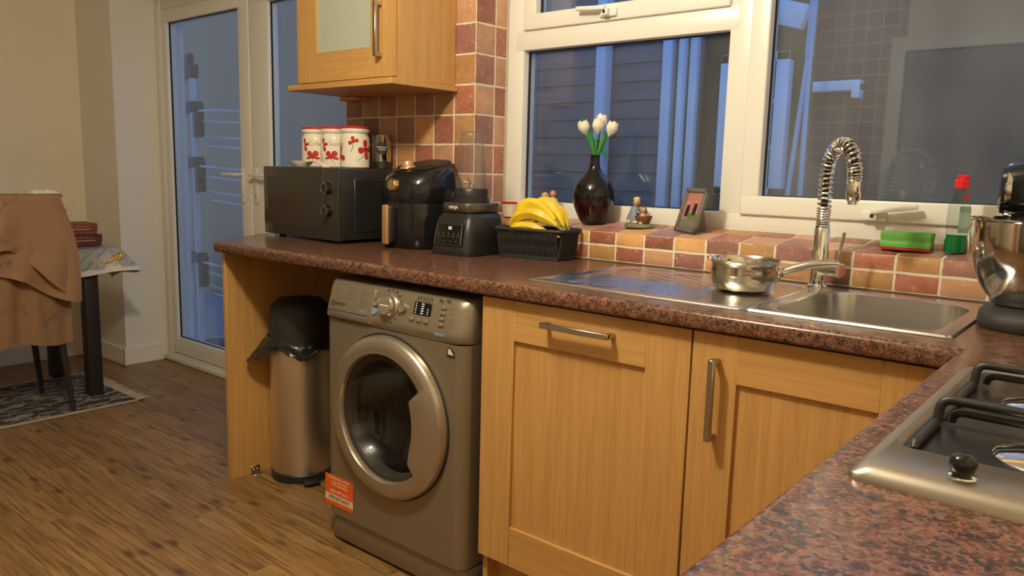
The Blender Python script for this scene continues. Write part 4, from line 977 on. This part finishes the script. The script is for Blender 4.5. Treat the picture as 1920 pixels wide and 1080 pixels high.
PH = [flat('photo_pink', (176, 118, 112), .35), flat('photo_lawn', (86, 120, 62), .35), flat('photo_path', (150, 132, 110), .35), flat('photo_caption', (120, 112, 104), .4), flat('photo_dark', (36, 32, 36), .35), flat('photo_face', (196, 150, 120), .35)]
ph = ob('photograph', B().box(-W2+.012, W2-.012, .0, .003, .040, HH-.012, 0, 1, pm_), PH[0], pf, smooth=0)
ob('caption_strip', B().box(-W2+.012, W2-.012, .0, .003, .014, .040, 0, 1, pm_), PH[3], pf, smooth=0)
ob('lawn_print', B().prism([(-.012, .042), (.045, .040), (.045, .056), (-.012, .060)], .0, .001, m=pm_ @ FRONT @ T(0, 0, -.0002)), PH[1], ph, smooth=0)
ob('path_print', B().prism([(-.045, .040), (-.012, .040), (-.012, .052), (-.045, .056)], .0, .001, m=pm_ @ FRONT @ T(0, 0, -.0002)), PH[2], ph, smooth=0)
for cx_, z_, s_ in ((-.022, .068, 1.0), (.016, .074, 1.0)):
    b = B().prism([(cx_-.009, z_-.020), (cx_+.008, z_-.020), (cx_+.009, z_+.006), (cx_+.005, z_+.017), (cx_-.005, z_+.017), (cx_-.009, z_+.006)], .0, .001, m=pm_ @ FRONT @ T(0, 0, .0004)); ob('figure_print', b, PH[4], ph, smooth=0)
    b = B().prism([(cx_+.0052*math.cos(2*PI*k/12), z_+.022+.0055*math.sin(2*PI*k/12)) for k in range(12)], .0, .001, m=pm_ @ FRONT @ T(0, 0, .0004)); ob('figure_print', b, PH[5], ph, smooth=0)
b = B()
for k in range(3): b._merge(text_bm(('~ ~~ ~ ~~~', '~~ ~ ~~', '~ ~~~ ~')[k], .016, 'CENTER', .0002), pm_ @ T(0, -.0004, .040-.009*k) @ FRONT)
ob('caption_print', b, PH[2], pf, smooth=0)
# cup and saucer in the corner of the sill
cu_ = thing('small_cup', 'white cup with a red rim on the sill behind the blender', 'cup', (.800, .735, sill(.735)), 0)
ob('body', B().lathe([(0, .002), (.020, 0), (.022, .004), (.030, .052), (.028, .052), (.020, .006), (0, .006)], 28), M['ceramic'], cu_)
ob('rim_band', B().lathe([(.0302, .047), (.0306, .0535), (.0275, .0535), (.0275, .050)], 28), M['red_print'], cu_)
# sponge
sg = thing('sponge', 'green washing-up sponge with a red scourer on the sill', 'sponge', (2.160, .684, sill(.684)), math.radians(2))
ob('foam', B().prism([(-.029, .008), (.029, .008), (.030, .016), (.024, .022), (.024, .026), (.030, .034), (.029, .046), (-.029, .046), (-.030, .034), (-.024, .026), (-.024, .022), (-.030, .016)], -.058, .058, .003, Matrix(((0, 0, 1, 0), (1, 0, 0, 0), (0, 1, 0, 0), (0, 0, 0, 1)))), M['sponge'], sg)
ob('scourer', B().box(-.058, .058, -.029, .029, .0, .009, .002, 2), M['scourer'], sg)
# washing-up liquid
wl = thing('washing_up_bottle', 'clear bottle of green washing-up liquid with a red cap', 'bottle', (2.268, .690, sill(.69)-.001), math.radians(20))
prof = [(.024, 0), (.027, .003), (.027, .028), (.024, .040), (.0255, .055), (.026, .09), (.0245, .115), (.019, .140), (.0145, .155), (.013, .160)]
ob('body', B().lathe([(0, 0)]+smooth_prof(prof, 3), 36, None, (1, .72)), M['bottle_clear'], wl)
ob('green_liquid', B().lathe([(0, .002), (.022, .002), (.0255, .004), (.0255, .028), (.0226, .040), (.0236, .046), (0, .046)], 36, None, (1, .72)), M['green_liquid'], wl)
ob('back_label', B().grid(lambda u, v: (.0262*math.cos(.2+u*1.2), .0262*.72*math.sin(.2+u*1.2), .05+v*.065), 10, 4, .0004), M['pale_liquid'], wl)
ob('emblem', B().ball((.010, -.0095, .138), (.005, .001, .009), 10), M['red_plastic'], wl)
ob('cap', B().lathe([(.013, .158), (.0165, .160), (.0165, .176), (.012, .180), (.0115, .186), (0, .187)], 28).box(-.012, .014, -.010, .010, .182, .192, .003), M['red_plastic'], wl)

# ------------------------------------------------------------------ sink
sk = thing('sink', 'stainless steel inset sink with a ribbed drainer and one bowl', 'sink', (0, 0, 0))
SX0, SX1, SY0, SY1 = 1.405, 2.386, .085, .572
def rrect(x0, x1, y0, y1, r, n=6):
    pts = []
    for cx_, cy_, a0 in ((x1-r, y1-r, 0), (x0+r, y1-r, 90), (x0+r, y0+r, 180), (x1-r, y0+r, 270)):
        for k in range(n+1): a = math.radians(a0+90*k/n); pts.append((cx_+r*math.cos(a), cy_+r*math.sin(a)))
    return pts
def bridge(bm, r1, r2):
    for k in range(len(r1)): bm.faces.new((r1[k], r1[(k+1) % len(r1)], r2[(k+1) % len(r1)], r2[k]))
def ring(bm, pts, z): return [bm.verts.new((x, y_, z)) for x, y_ in pts]
bm = bmesh.new()
MID = 1.992
# outer rolled rim, two halves: drainer and bowl share the deck
def half(x0, x1, ix0, ix1, iy0, iy1, ir):
    o0 = ring(bm, rrect(x0, x1, SY0, SY1, .012), TZ+.0008); o1 = ring(bm, rrect(x0+.003, x1-.003, SY0+.003, SY1-.003, .012), TZ+.0050)
    o2 = ring(bm, rrect(x0+.010, x1-.010, SY0+.010, SY1-.010, .014), TZ+.0045); i0 = ring(bm, rrect(ix0-.008, ix1+.008, iy0-.008, iy1+.008, ir+.008), TZ+.0035); i1 = ring(bm, rrect(ix0, ix1, iy0, iy1, ir), TZ+.001)
    for a, b_ in ((o0, o1), (o1, o2), (o2, i0), (i0, i1)): bridge(bm, a, b_)
    return i1
i1 = half(MID, SX1, 2.030, 2.350, .122, .520, .07)
i2 = ring(bm, rrect(2.034, 2.346, .126, .516, .066), TZ-.03); i3 = ring(bm, rrect(2.046, 2.334, .138, .504, .06), TZ-.150); i4 = ring(bm, rrect(2.072, 2.308, .164, .478, .045), TZ-.165)
bridge(bm, i1, i2); bridge(bm, i2, i3); bridge(bm, i3, i4); bm.faces.new(i4[::-1])
bmesh.ops.recalc_face_normals(bm, faces=bm.faces)
for f in bm.faces: f.normal_flip() if False else None
b = B(); b._merge(bm); ob('bowl', b, M['sink_steel'], sk, smooth=50)
bm = bmesh.new()
j1 = half(SX0, MID+.001, 1.445, 1.972, .125, .532, .03)
b = B(); b._merge(bm)
def drain(u, v):
    x = 1.445+.527*u; y_ = .125+.407*v; e = min(u, 1-u, v, 1-v); z = TZ+.0012-.0005*u
    s_ = 0
    if .06 < u < .80 and .07 < v < .93:
        ph_ = (y_-.33)*1.0+(x-1.45)*(.55 if y_ > .33 else -.55); s_ = .0016*max(0, math.cos(2*PI*ph_/.040))*min(1, (u-.06)/.03)*min(1, (.80-u)/.05)
    return (x, y_, z+s_)
b.grid(drain, 150, 130)
bmesh.ops.recalc_face_normals(b.bm, faces=b.bm.faces)
ob('drainer', b, M['sink_steel'], sk, smooth=60)
ob('waste', B().lathe([(0, .002), (.030, .002), (.040, .0), (.040, -.002)], 32, T(2.19, .32, TZ-.163)), M['chrome'], sk)

# ------------------------------------------------------------------ spring tap
tp = thing('spring_tap', 'chrome tap with a coiled spring hose arching over the sink', 'tap', (1.992, .548, TZ+.004))
ob('base', B().lathe([(0, 0), (.026, 0), (.026, .006), (.021, .010), (.0205, .095), (.019, .098), (.0185, .15), (.017, .152)], 32), M['chrome'], tp)
dirv = Vector((.715, -.70, 0))
# hose centre line
P = []
ris, Rr = .235, .066
for k in range(20): P.append(Vector((0, 0, .150+(ris-.0)*k/20*.62)) if False else Vector((0, 0, .150+.130*k/19)))
ztop = .280
for k in range(1, 25):
    a = PI-PI*k/24; P.append(Vector((0, 0, ztop))+dirv*(Rr+Rr*math.cos(a))+Vector((0, 0, 1.18*Rr*math.sin(a))))
hp = P[-1]
P.append(hp+Vector((0, 0, -.012)))
ob('hose', B().tube(P, .0075, 10), M['black_matte'], tp)
# helix around the path
def along(P, s_):
    L = [0]
    for a, b_ in zip(P[:-1], P[1:]): L.append(L[-1]+(b_-a).length)
    s_ *= L[-1]
    for i in range(len(P)-1):
        if s_ <= L[i+1]+1e-9:
            t_ = (s_-L[i])/(L[i+1]-L[i]); return P[i].lerp(P[i+1], t_), (P[i+1]-P[i]).normalized(), L[-1]
    return P[-1], (P[-1]-P[-2]).normalized(), L[-1]
hel = []; side = Vector((dirv.y, -dirv.x, 0)); turns = 0; N = 900; ph_ = 0
for k in range(N+1):
    s_ = k/N; c, d, LL = along(P, s_); n1 = side; n2 = d.cross(side).normalized()
    pitch_ = .0064 if s_ < .14 else (.0122 if s_ < .90 else .0068)
    ph_ += 2*PI*(LL/N)/pitch_
    rad = .0150 if s_ < .14 else .0152
    hel.append(c+n1*math.cos(ph_)*rad+n2*math.sin(ph_)*rad)
ob('spring', B().tube(hel, .0029, 6), M['chrome'], tp)
ob('spray_head', B().lathe([(0, 0), (.012, 0), (.014, -.004), (.0165, -.008), (.0165, -.052), (.014, -.055), (.011, -.057), (.011, -.064), (0, -.064)], 28, Matrix.Translation(hp)), M['chrome'], tp)
sd = Vector((.93, -.37, 0)).normalized()
vl = ob('side_valve', B().cyl((0, 0, .050), sd*.066+Vector((0, 0, .050)), .0185, seg=28), M['chrome'], tp)
lp = sd*.052+Vector((0, 0, .060)); ob('lever', B().cyl(lp, lp+Vector((.012, .0, .085)), .0042, seg=12), M['chrome'], vl)

# ------------------------------------------------------------------ saucepan
pn_ = thing('saucepan', 'small stainless steel saucepan standing on the drainer', 'saucepan', (1.878, .352, TZ+.0045))
ob('body', B().lathe([(0, 0), (.064, 0), (.072, .006), (.079, .028), (.080, .050), (.078, .062), (.082, .072), (.0845, .075), (.0825, .0765), (.076, .064), (.077, .050), (.076, .028), (.069, .009), (0, .004)], 56), M['pan_steel'], pn_)
hd_ = Vector((.93, .36, 0)).normalized(); hpts = []
for k in range(13):
    t_ = k/12; hpts.append(hd_*(.078+.135*t_)+Vector((0, 0, .046+.030*math.sin(t_*PI*.55))))
b = B(); b.tube(hpts, [.007+.004*math.sin(k/12*PI) for k in range(13)], 10)
h = ob('handle', b, M['pan_steel'], pn_)
ob('bracket', B().ball(hd_*.082+Vector((0, 0, .044)), (.010, .016, .014), 14), M['pan_steel'], pn_)
ob('pouring_lip', B().ball((-.072, -.040, .076), (.008, .008, .006), 10), M['pan_steel'], pn_)

# ------------------------------------------------------------------ gas hob
hb = thing('gas_hob', 'stainless steel gas hob with black pan supports on the right worktop', 'hob', (0, 0, TZ))
HX0, HX1, HY0, HY1 = 2.447, 2.99, -.728, -.18
bm = bmesh.new(); lv = [(0, 0, .012), (.001, .006, .012), (.008, .013, .016), (.017, .0165, .018)]
rs_ = [ring(bm, rrect(HX0+i_, HX1-i_, HY0+i_, HY1-i_, r_), z_) for i_, z_, r_ in lv]
for a, b_ in zip(rs_[:-1], rs_[1:]): bridge(bm, a, b_)
# control strip and sunken dark plate
px0, px1, py0, py1 = HX0+.020, HX1-.020, HY0+.082, HY1-.022
in0 = ring(bm, rrect(px0, px1, py0, py1, .018), .0170)
bridge(bm, rs_[-1], in0); in1 = ring(bm, rrect(px0+.006, px1-.006, py0+.006, py1-.006, .016), .012); bridge(bm, in0, in1)
bmesh.ops.recalc_face_normals(bm, faces=bm.faces)
b = B(); b._merge(bm); ob('surround', b, M['hob_steel'], hb, smooth=45)
b = B(); b.prism(rrect(px0+.004, px1-.004, py0+.004, py1-.004, .016), .006, .0125); ob('hotplate', b, M['hob_dark'], hb)
for kx, ky in ((2.537, -.694), (2.617, -.692), (2.697, -.692), (2.777, -.692)):
    k = ob('knob', B().lathe([(0, .023), (.006, .022), (.0105, .0185), (.0118, .013), (.0105, .008), (.0085, .005), (.0085, .0)], 28, T(kx, ky, .0155)), M['black_gloss'], hb)
    ob('knob_collar', B().lathe([(.0085, .003), (.012, .002), (.013, 0)], 28, T(kx, ky, .0160)), M['chrome'], k)
for bx, by, br_ in ((2.603, -.572, .034), (2.582, -.362, .030), (2.84, -.555, .040), (2.84, -.330, .034)):
    d_ = ob('burner_dish', B().lathe([(.060, .0), (.056, .0035), (.034, .007), (.030, .008), (0, .008)], 36, T(bx, by, .012)), M['bowl_steel'], hb)
    ob('burner_ring', B().lathe([(br_-.010, 0), (br_-.008, .010), (br_-.004, .012), (br_-.004, .016), (0, .016)], 32, T(bx, by, .019)), M['gold'], d_)
    ob('burner_cap', B().lathe([(br_-.003, 0), (br_, .003), (br_-.002, .008), (0, .010)], 32, T(bx, by, .035)), M['black_gloss'], d_)
def bend(p_list, r, n=5):       # rounded polyline
    P_ = [Vector(q) for q in p_list]; out = [P_[0]]
    for i in range(1, len(P_)-1):
        a_ = P_[i]+(P_[i-1]-P_[i]).normalized()*r; c_ = P_[i]+(P_[i+1]-P_[i]).normalized()*r
        for k in range(n+1): t_ = k/n; out.append(a_*(1-t_)**2+P_[i]*2*t_*(1-t_)+c_*t_*t_)
    return out+[P_[-1]]
def support(y0, y1, x0, x1, bx_, by_):
    b = B(); zt, zl = .043, .017
    b.tube(bend([(x0, y1-.004, zl), (x0+.002, y1, zt), (x1-.002, y1, zt), (x1, y1-.004, zl)], .012), .0052, 10)
    b.tube(bend([(x0+.012, y1+.010, zl), (x0+.014, y1+.008, zt-.014), (x1-.014, y1+.008, zt-.014), (x1-.012, y1+.010, zl)], .010), .0045, 10)
    b.tube([(x0, y0-.004, zl-.004), (x0, y0, zl), (x0, y1, zl)], [.003, .0048, .0048], 12); b.tube([(x1, y0-.004, zl-.004), (x1, y0, zl), (x1, y1, zl)], [.003, .0048, .0048], 12)
    for dx_ in (-.13, .13): b.tube(bend([(bx_+dx_, y1, zt), (bx_+dx_, by_+.035, zt), (bx_+dx_*.75, by_+.01, zt)], .01), .0042, 8)
    return b
ob('pan_support', support(-.628, -.528, 2.484, 2.95, 2.72, -.60), M['cast_iron'], hb)
ob('pan_support', support(-.500, -.312, 2.484, 2.95, 2.72, -.375), M['cast_iron'], hb)

# ------------------------------------------------------------------ stand mixer
mx = thing('stand_mixer', 'black stand mixer with a large steel bowl in the worktop corner', 'stand mixer', (2.546, .345, TZ+.0005), math.radians(8))
b = B(); b._merge(loft([(.160, .115, 0, 0, 0), (.164, .119, 0, .006, 0), (.162, .117, 0, .024, 0), (.152, .108, 0, .036, 0), (.12, .09, 0, .041, 0)], 48, 3.2)); ob('base', b, M['black_matte'], mx, smooth=45)
MB_ = T(-.080, 0, 0)
ob('bowl', B().lathe([(0, .041), (.056, .041), (.062, .045)]+smooth_prof([(.064, .050), (.082, .072), (.100, .108), (.110, .150), (.1125, .190), (.1125, .205)])+[(.117, .208), (.117, .211), (.111, .211)]+smooth_prof([(.1105, .20), (.107, .150), (.097, .11), (.078, .074), (.06, .052)])+[(0, .050)], 64, MB_), M['bowl_steel'], mx)
bh_ = B(); hp2 = []
for k in range(11): a = -PI/2+PI*k/10; hp2.append((-.045+.090*math.cos(-2.25)+.0, 0, 0))
cdir = Vector((math.cos(math.radians(-66)), math.sin(math.radians(-66)), 0)); hp2 = [cdir*.112+Vector((-.080, 0, .185)), cdir*.150+Vector((-.080, 0, .170)), cdir*.158+Vector((-.080, 0, .130)), cdir*.120+Vector((-.080, 0, .090)), cdir*.082+Vector((-.080, 0, .082))]
ob('bowl_handle', B().tube(hp2, .007, 10), M['bowl_steel'], mx)
b = B(); b._merge(loft([(.050, .055, 0, .04, 0), (.045, .05, 0, .12, 0), (.05, .055, 0, .24, 0)], 32, 3)); bmesh.ops.translate(b.bm, verts=b.bm.verts, vec=(.115, 0, 0)); ob('column', b, M['black'], mx)
hl = bmesh.new(); rg = []
for (xx, ry, rz_, zc) in ((-.150, .034, .034, .264), (-.146, .044, .046, .266), (-.11, .054, .053, .269), (.02, .060, .060, .272), (.12, .058, .056, .270), (.165, .045, .042, .266), (.17, .02, .02, .266)):
    rg.append([hl.verts.new((xx, ry*se(2.8, 2*PI*k/32)[0], zc+rz_*se(2.8, 2*PI*k/32)[1])) for k in range(32)])
for a, b_ in zip(rg[:-1], rg[1:]): bridge(hl, a, b_)
hl.faces.new(rg[0][::-1]); hl.faces.new(rg[-1]); bmesh.ops.recalc_face_normals(hl, faces=hl.faces)
b = B(); b._merge(hl); ob('motor_head', b, M['black_gloss'], mx, smooth=50)
ob('whisk_hub', B().lathe([(0, .20), (.016, .20), (.016, .215), (.026, .205), (.026, .24), (0, .24)], 28, T(-.100, 0, 0)), M['black'], mx)
ob('head_trim', B().lathe([(.0455, 0), (.052, .004), (.052, .012), (.0455, .015)], 32, T(-.142, 0, .266) @ RY(PI/2)), M['chrome'], mx)
ob('beater', B().tube([(-.100, 0, .20), (-.120, 0, .15), (-.112, 0, .10), (-.095, 0, .075), (-.075, 0, .10), (-.075, 0, .15), (-.098, 0, .198)], .005, 8), M['chrome'], mx)

# ------------------------------------------------------------------ dining corner
RZT = .012
rg_ = thing('rug', 'dark patterned rug with a cream fringe under the dining table', 'rug', (-1.55, -.55, 0))
ob('pile', B().box(-.36, .36, -1.0, .80, 0.0005, .009, .003, 2), M['rug'], rg_)
for sx in (-.356, .356): ob('border', B().box(sx-.006, sx+.006, -1.0, .80, .0008, .011, .002, 1), M['rug_edge'], rg_)
b = B()
for k in range(110):
    x0 = -.355+.71*k/109; a = random.uniform(-.5, .5); L = random.uniform(.045, .085)
    b.tube([(x0, .795, .006), (x0+L*.5*math.sin(a), .795+L*.5, .010+random.uniform(0, .006)), (x0+L*math.sin(a)+random.uniform(-.01, .01), .795+L*math.cos(a), .004)], [.004, .0035, .0015], 5)
f_ = ob('fringe', b, M['rug_edge'], rg_); f_['kind'] = 'stuff'
tb = thing('dining_table', 'dark dining table with square legs in the far left corner', 'table', (-1.68, -.55, .0))
ob('table_top', B().box(-.275, .285, -1.0, .825, .722, .752, .004), M['table_black'], tb)
ob('apron', B().box(-.235, .245, -.95, .735, .65, .722, .003), M['table_black'], tb)
for sx, sy in ((.247, .69), (-.235, .69), (.247, -.93), (-.235, -.93)): ob('leg', B().box(sx-.033, sx+.033, sy-.033, sy+.033, .0112, .722, .004), M['table_black'], tb)
# tablecloth: top sheet + hanging edges, corner flared
TX0, TX1, TY0, TY1 = -1.962, -1.388, -1.56, .282
tc = thing('tablecloth', 'shiny silver patterned plastic cloth with a gold corner on the dining table', 'tablecloth', (0, 0, 0))
ob('top_sheet', B().grid(lambda u, v: (TX0+(TX1-TX0)*u, TY0+(TY1-TY0)*v, .7555+.001*noise.noise((u*8, v*20, 0))), 12, 40, .0012), M['tcloth'], tc)
def side_hang(u, v):    # u along y (0 far back .. 1 corner), v down
    y_ = TY0+(TY1-TY0)*u; fl_ = max(0, (u-.86)/.14); wv = .010*math.sin(u*46)*v
    return (TX1+v*(.012+.012*math.sin(u*46)+.035*fl_)+.002, y_+v*.075*fl_*fl_, .7555-v*(.118+.010*math.sin(u*37)))
ob('side_drop', B().grid(side_hang, 90, 8, .0012), M['tcloth'], tc)
ob('side_hem', B().grid(lambda u, v: tuple(a+b_ for a, b_ in zip(side_hang(u, .84+.19*v+.03*math.sin(u*130)*(1-v)), (.0022, 0, 0))), 220, 3, .0008), M['tcloth_hem'], tc)
def end_hang(u, v):
    x_ = TX1-(TX1-TX0)*u; fl_ = max(0, 1-u/.25)
    return (x_+.037*v*fl_*fl_+.014*v*fl_, TY1+v*(.030+.045*fl_+.012*math.sin(u*20)), .7555-v*(.118+.05*(1-fl_)*min(1, u*5)+.012*math.sin(u*24)))
ob('end_drop', B().grid(end_hang, 40, 8, .0012), M['tcloth_hem'], tc)
ob('gold_corner', B().prism([(-.095, -.070), (-.002, -.004), (-.002, -.058)], 0, .0012, m=T(TX1+.0245, TY1+.004, .752) @ RZ(PI/2-.05) @ RX(PI/2-.10)), M['gold_foil'], tc, smooth=0)
def card_box(loc, rz_, w_, d_, h_, m_, label):
    t_ = thing('sweet_box', label, 'box', loc, rz_, 'card boxes on the dining table')
    ob('tray', B().box(-w_/2, w_/2, -d_/2, d_/2, 0, h_*.55, .002, 1), m_, t_); ob('lid', B().box(-w_/2-.003, w_/2+.003, -d_/2-.003, d_/2+.003, h_*.35, h_, .002, 1), m_, t_)
    ob('print_line', B().box(w_/2+.0025, w_/2+.0036, -d_/2+.02, d_/2-.03, h_*.45, h_*.52), M['box_print'], t_, smooth=0)
    b = B()
    for k in range(5): b.tube([(w_/2+.0036, -d_/2+.05+.022*k, h_*.66), (w_/2+.0036, -d_/2+.06+.022*k, h_*.84), (w_/2+.0036, -d_/2+.066+.022*k, h_*.68)], .0012, 5)
    ob('scroll_print', b, M['box_print'], t_)
card_box((-1.60, .145, .758), .05, .17, .20, .058, M['box_dark'], 'dark red card box lying on the tablecloth, lower of two')
card_box((-1.60, .135, .817), -.06, .17, .19, .056, M['box_red'], 'red-brown card box with pale lettering, upper of two')
# chair with draped cloths: backrest towards the viewer
ch = thing('dining_chair', 'dining chair with thin dark legs pushed in at the table, draped in cloth', 'chair', (-1.44, -.245, .0))
ob('seat', B().box(-.215, .20, -.20, .20, .43, .475, .02, 3), M['table_black'], ch)
bk_ = B(); bk_.grid(lambda u, v: (.200+.050*v*v, -.19+.38*u, .44+.58*v), 6, 10, .03); ob('backrest', bk_, M['table_black'], ch)
for lx, ly, tx, ty in ((.215, .205, .18, .17), (.215, -.205, .18, -.17), (-.205, .215, -.17, .17), (-.205, -.215, -.17, -.17)):
    ob('leg', B().cyl((lx, ly, .0115), (tx, ty, .45), .011, .019, 14), M['table_black'], ch)
CX = -1.44+.262
def under(u, v):        # hanging cloth behind the chair: u across y, v down
    y_ = -.495+.455*u; z = 1.005-.655*v-.012*math.sin(u*9)*v; bul = .012*math.sin(u*17+v*2)*v+.006*math.sin(u*31)
    xx = CX+.006-.038*v+bul
    if v < .06: xx -= .07*(1-v/.06)
    return (xx, y_+.018*v*(u-.4), z)
tag(ob('seat_cloth', B().grid(under, 60, 30, .0025), M['under'], smooth=60), 'long tan cloth hanging low behind the dining chair', 'cloth')
def shawl(u, v):
    y_ = -.52+.455*u; edge = max(0, (u-.72)/.28)
    L = .285+.055*math.sin(u*8.5+.8)+.135*edge**1.2
    if v < .12: return (CX-.085+.105*(v/.12), y_+.01*edge, 1.028+.006*math.sin(v/.12*PI)-.0*u)
    w_ = (v-.12)/.88; z = 1.028-L*w_-.010*edge*w_
    return (CX+.020+.020*w_+.018*math.sin(u*15+w_*2)*w_-.01*edge+.012*w_*noise.noise((u*9, w_*4, 2)), y_+edge*(.066*math.sin(min(1, w_*1.4)*PI*.5)), z-.045*edge*(w_**.5))
tag(ob('shawl', B().grid(shawl, 70, 36, .0025), M['shawl'], smooth=60), 'orange-tan printed shawl draped over the top of the chair back', 'shawl')
def shawl2(u, v):
    y_ = -.515+.45*u; L = .36+.03*math.sin(u*7+2)+.10*max(0, (u-.65)/.35); z = 1.012-L*v
    return (CX+.013+.014*v+.014*math.sin(u*19+v*3)*v+.008*v*noise.noise((u*11, v*5, 7)), y_+.055*max(0, (u-.65)/.35)*v, z)
tag(ob('shawl_fold', B().grid(shawl2, 70, 24, .0025), M['shawl'], smooth=60), 'second tan layer of cloth showing below the shawl hem', 'shawl')
wg = B().grid(lambda u, v: (CX-.06+.05*(v-.5)+.004*noise.noise((u*14, v*6, 3)), -.17+.125*u, 1.034+.028*math.sin(PI*v)*(.55+.5*noise.noise((u*9, v*5, 1)))*math.sin(PI*min(1, u*1.02))**.4), 30, 12, .002)
tag(ob('crumpled_napkin', wg, M['white_plastic'], smooth=60), 'crumpled white napkin on top of the shawl-covered chair', 'napkin')
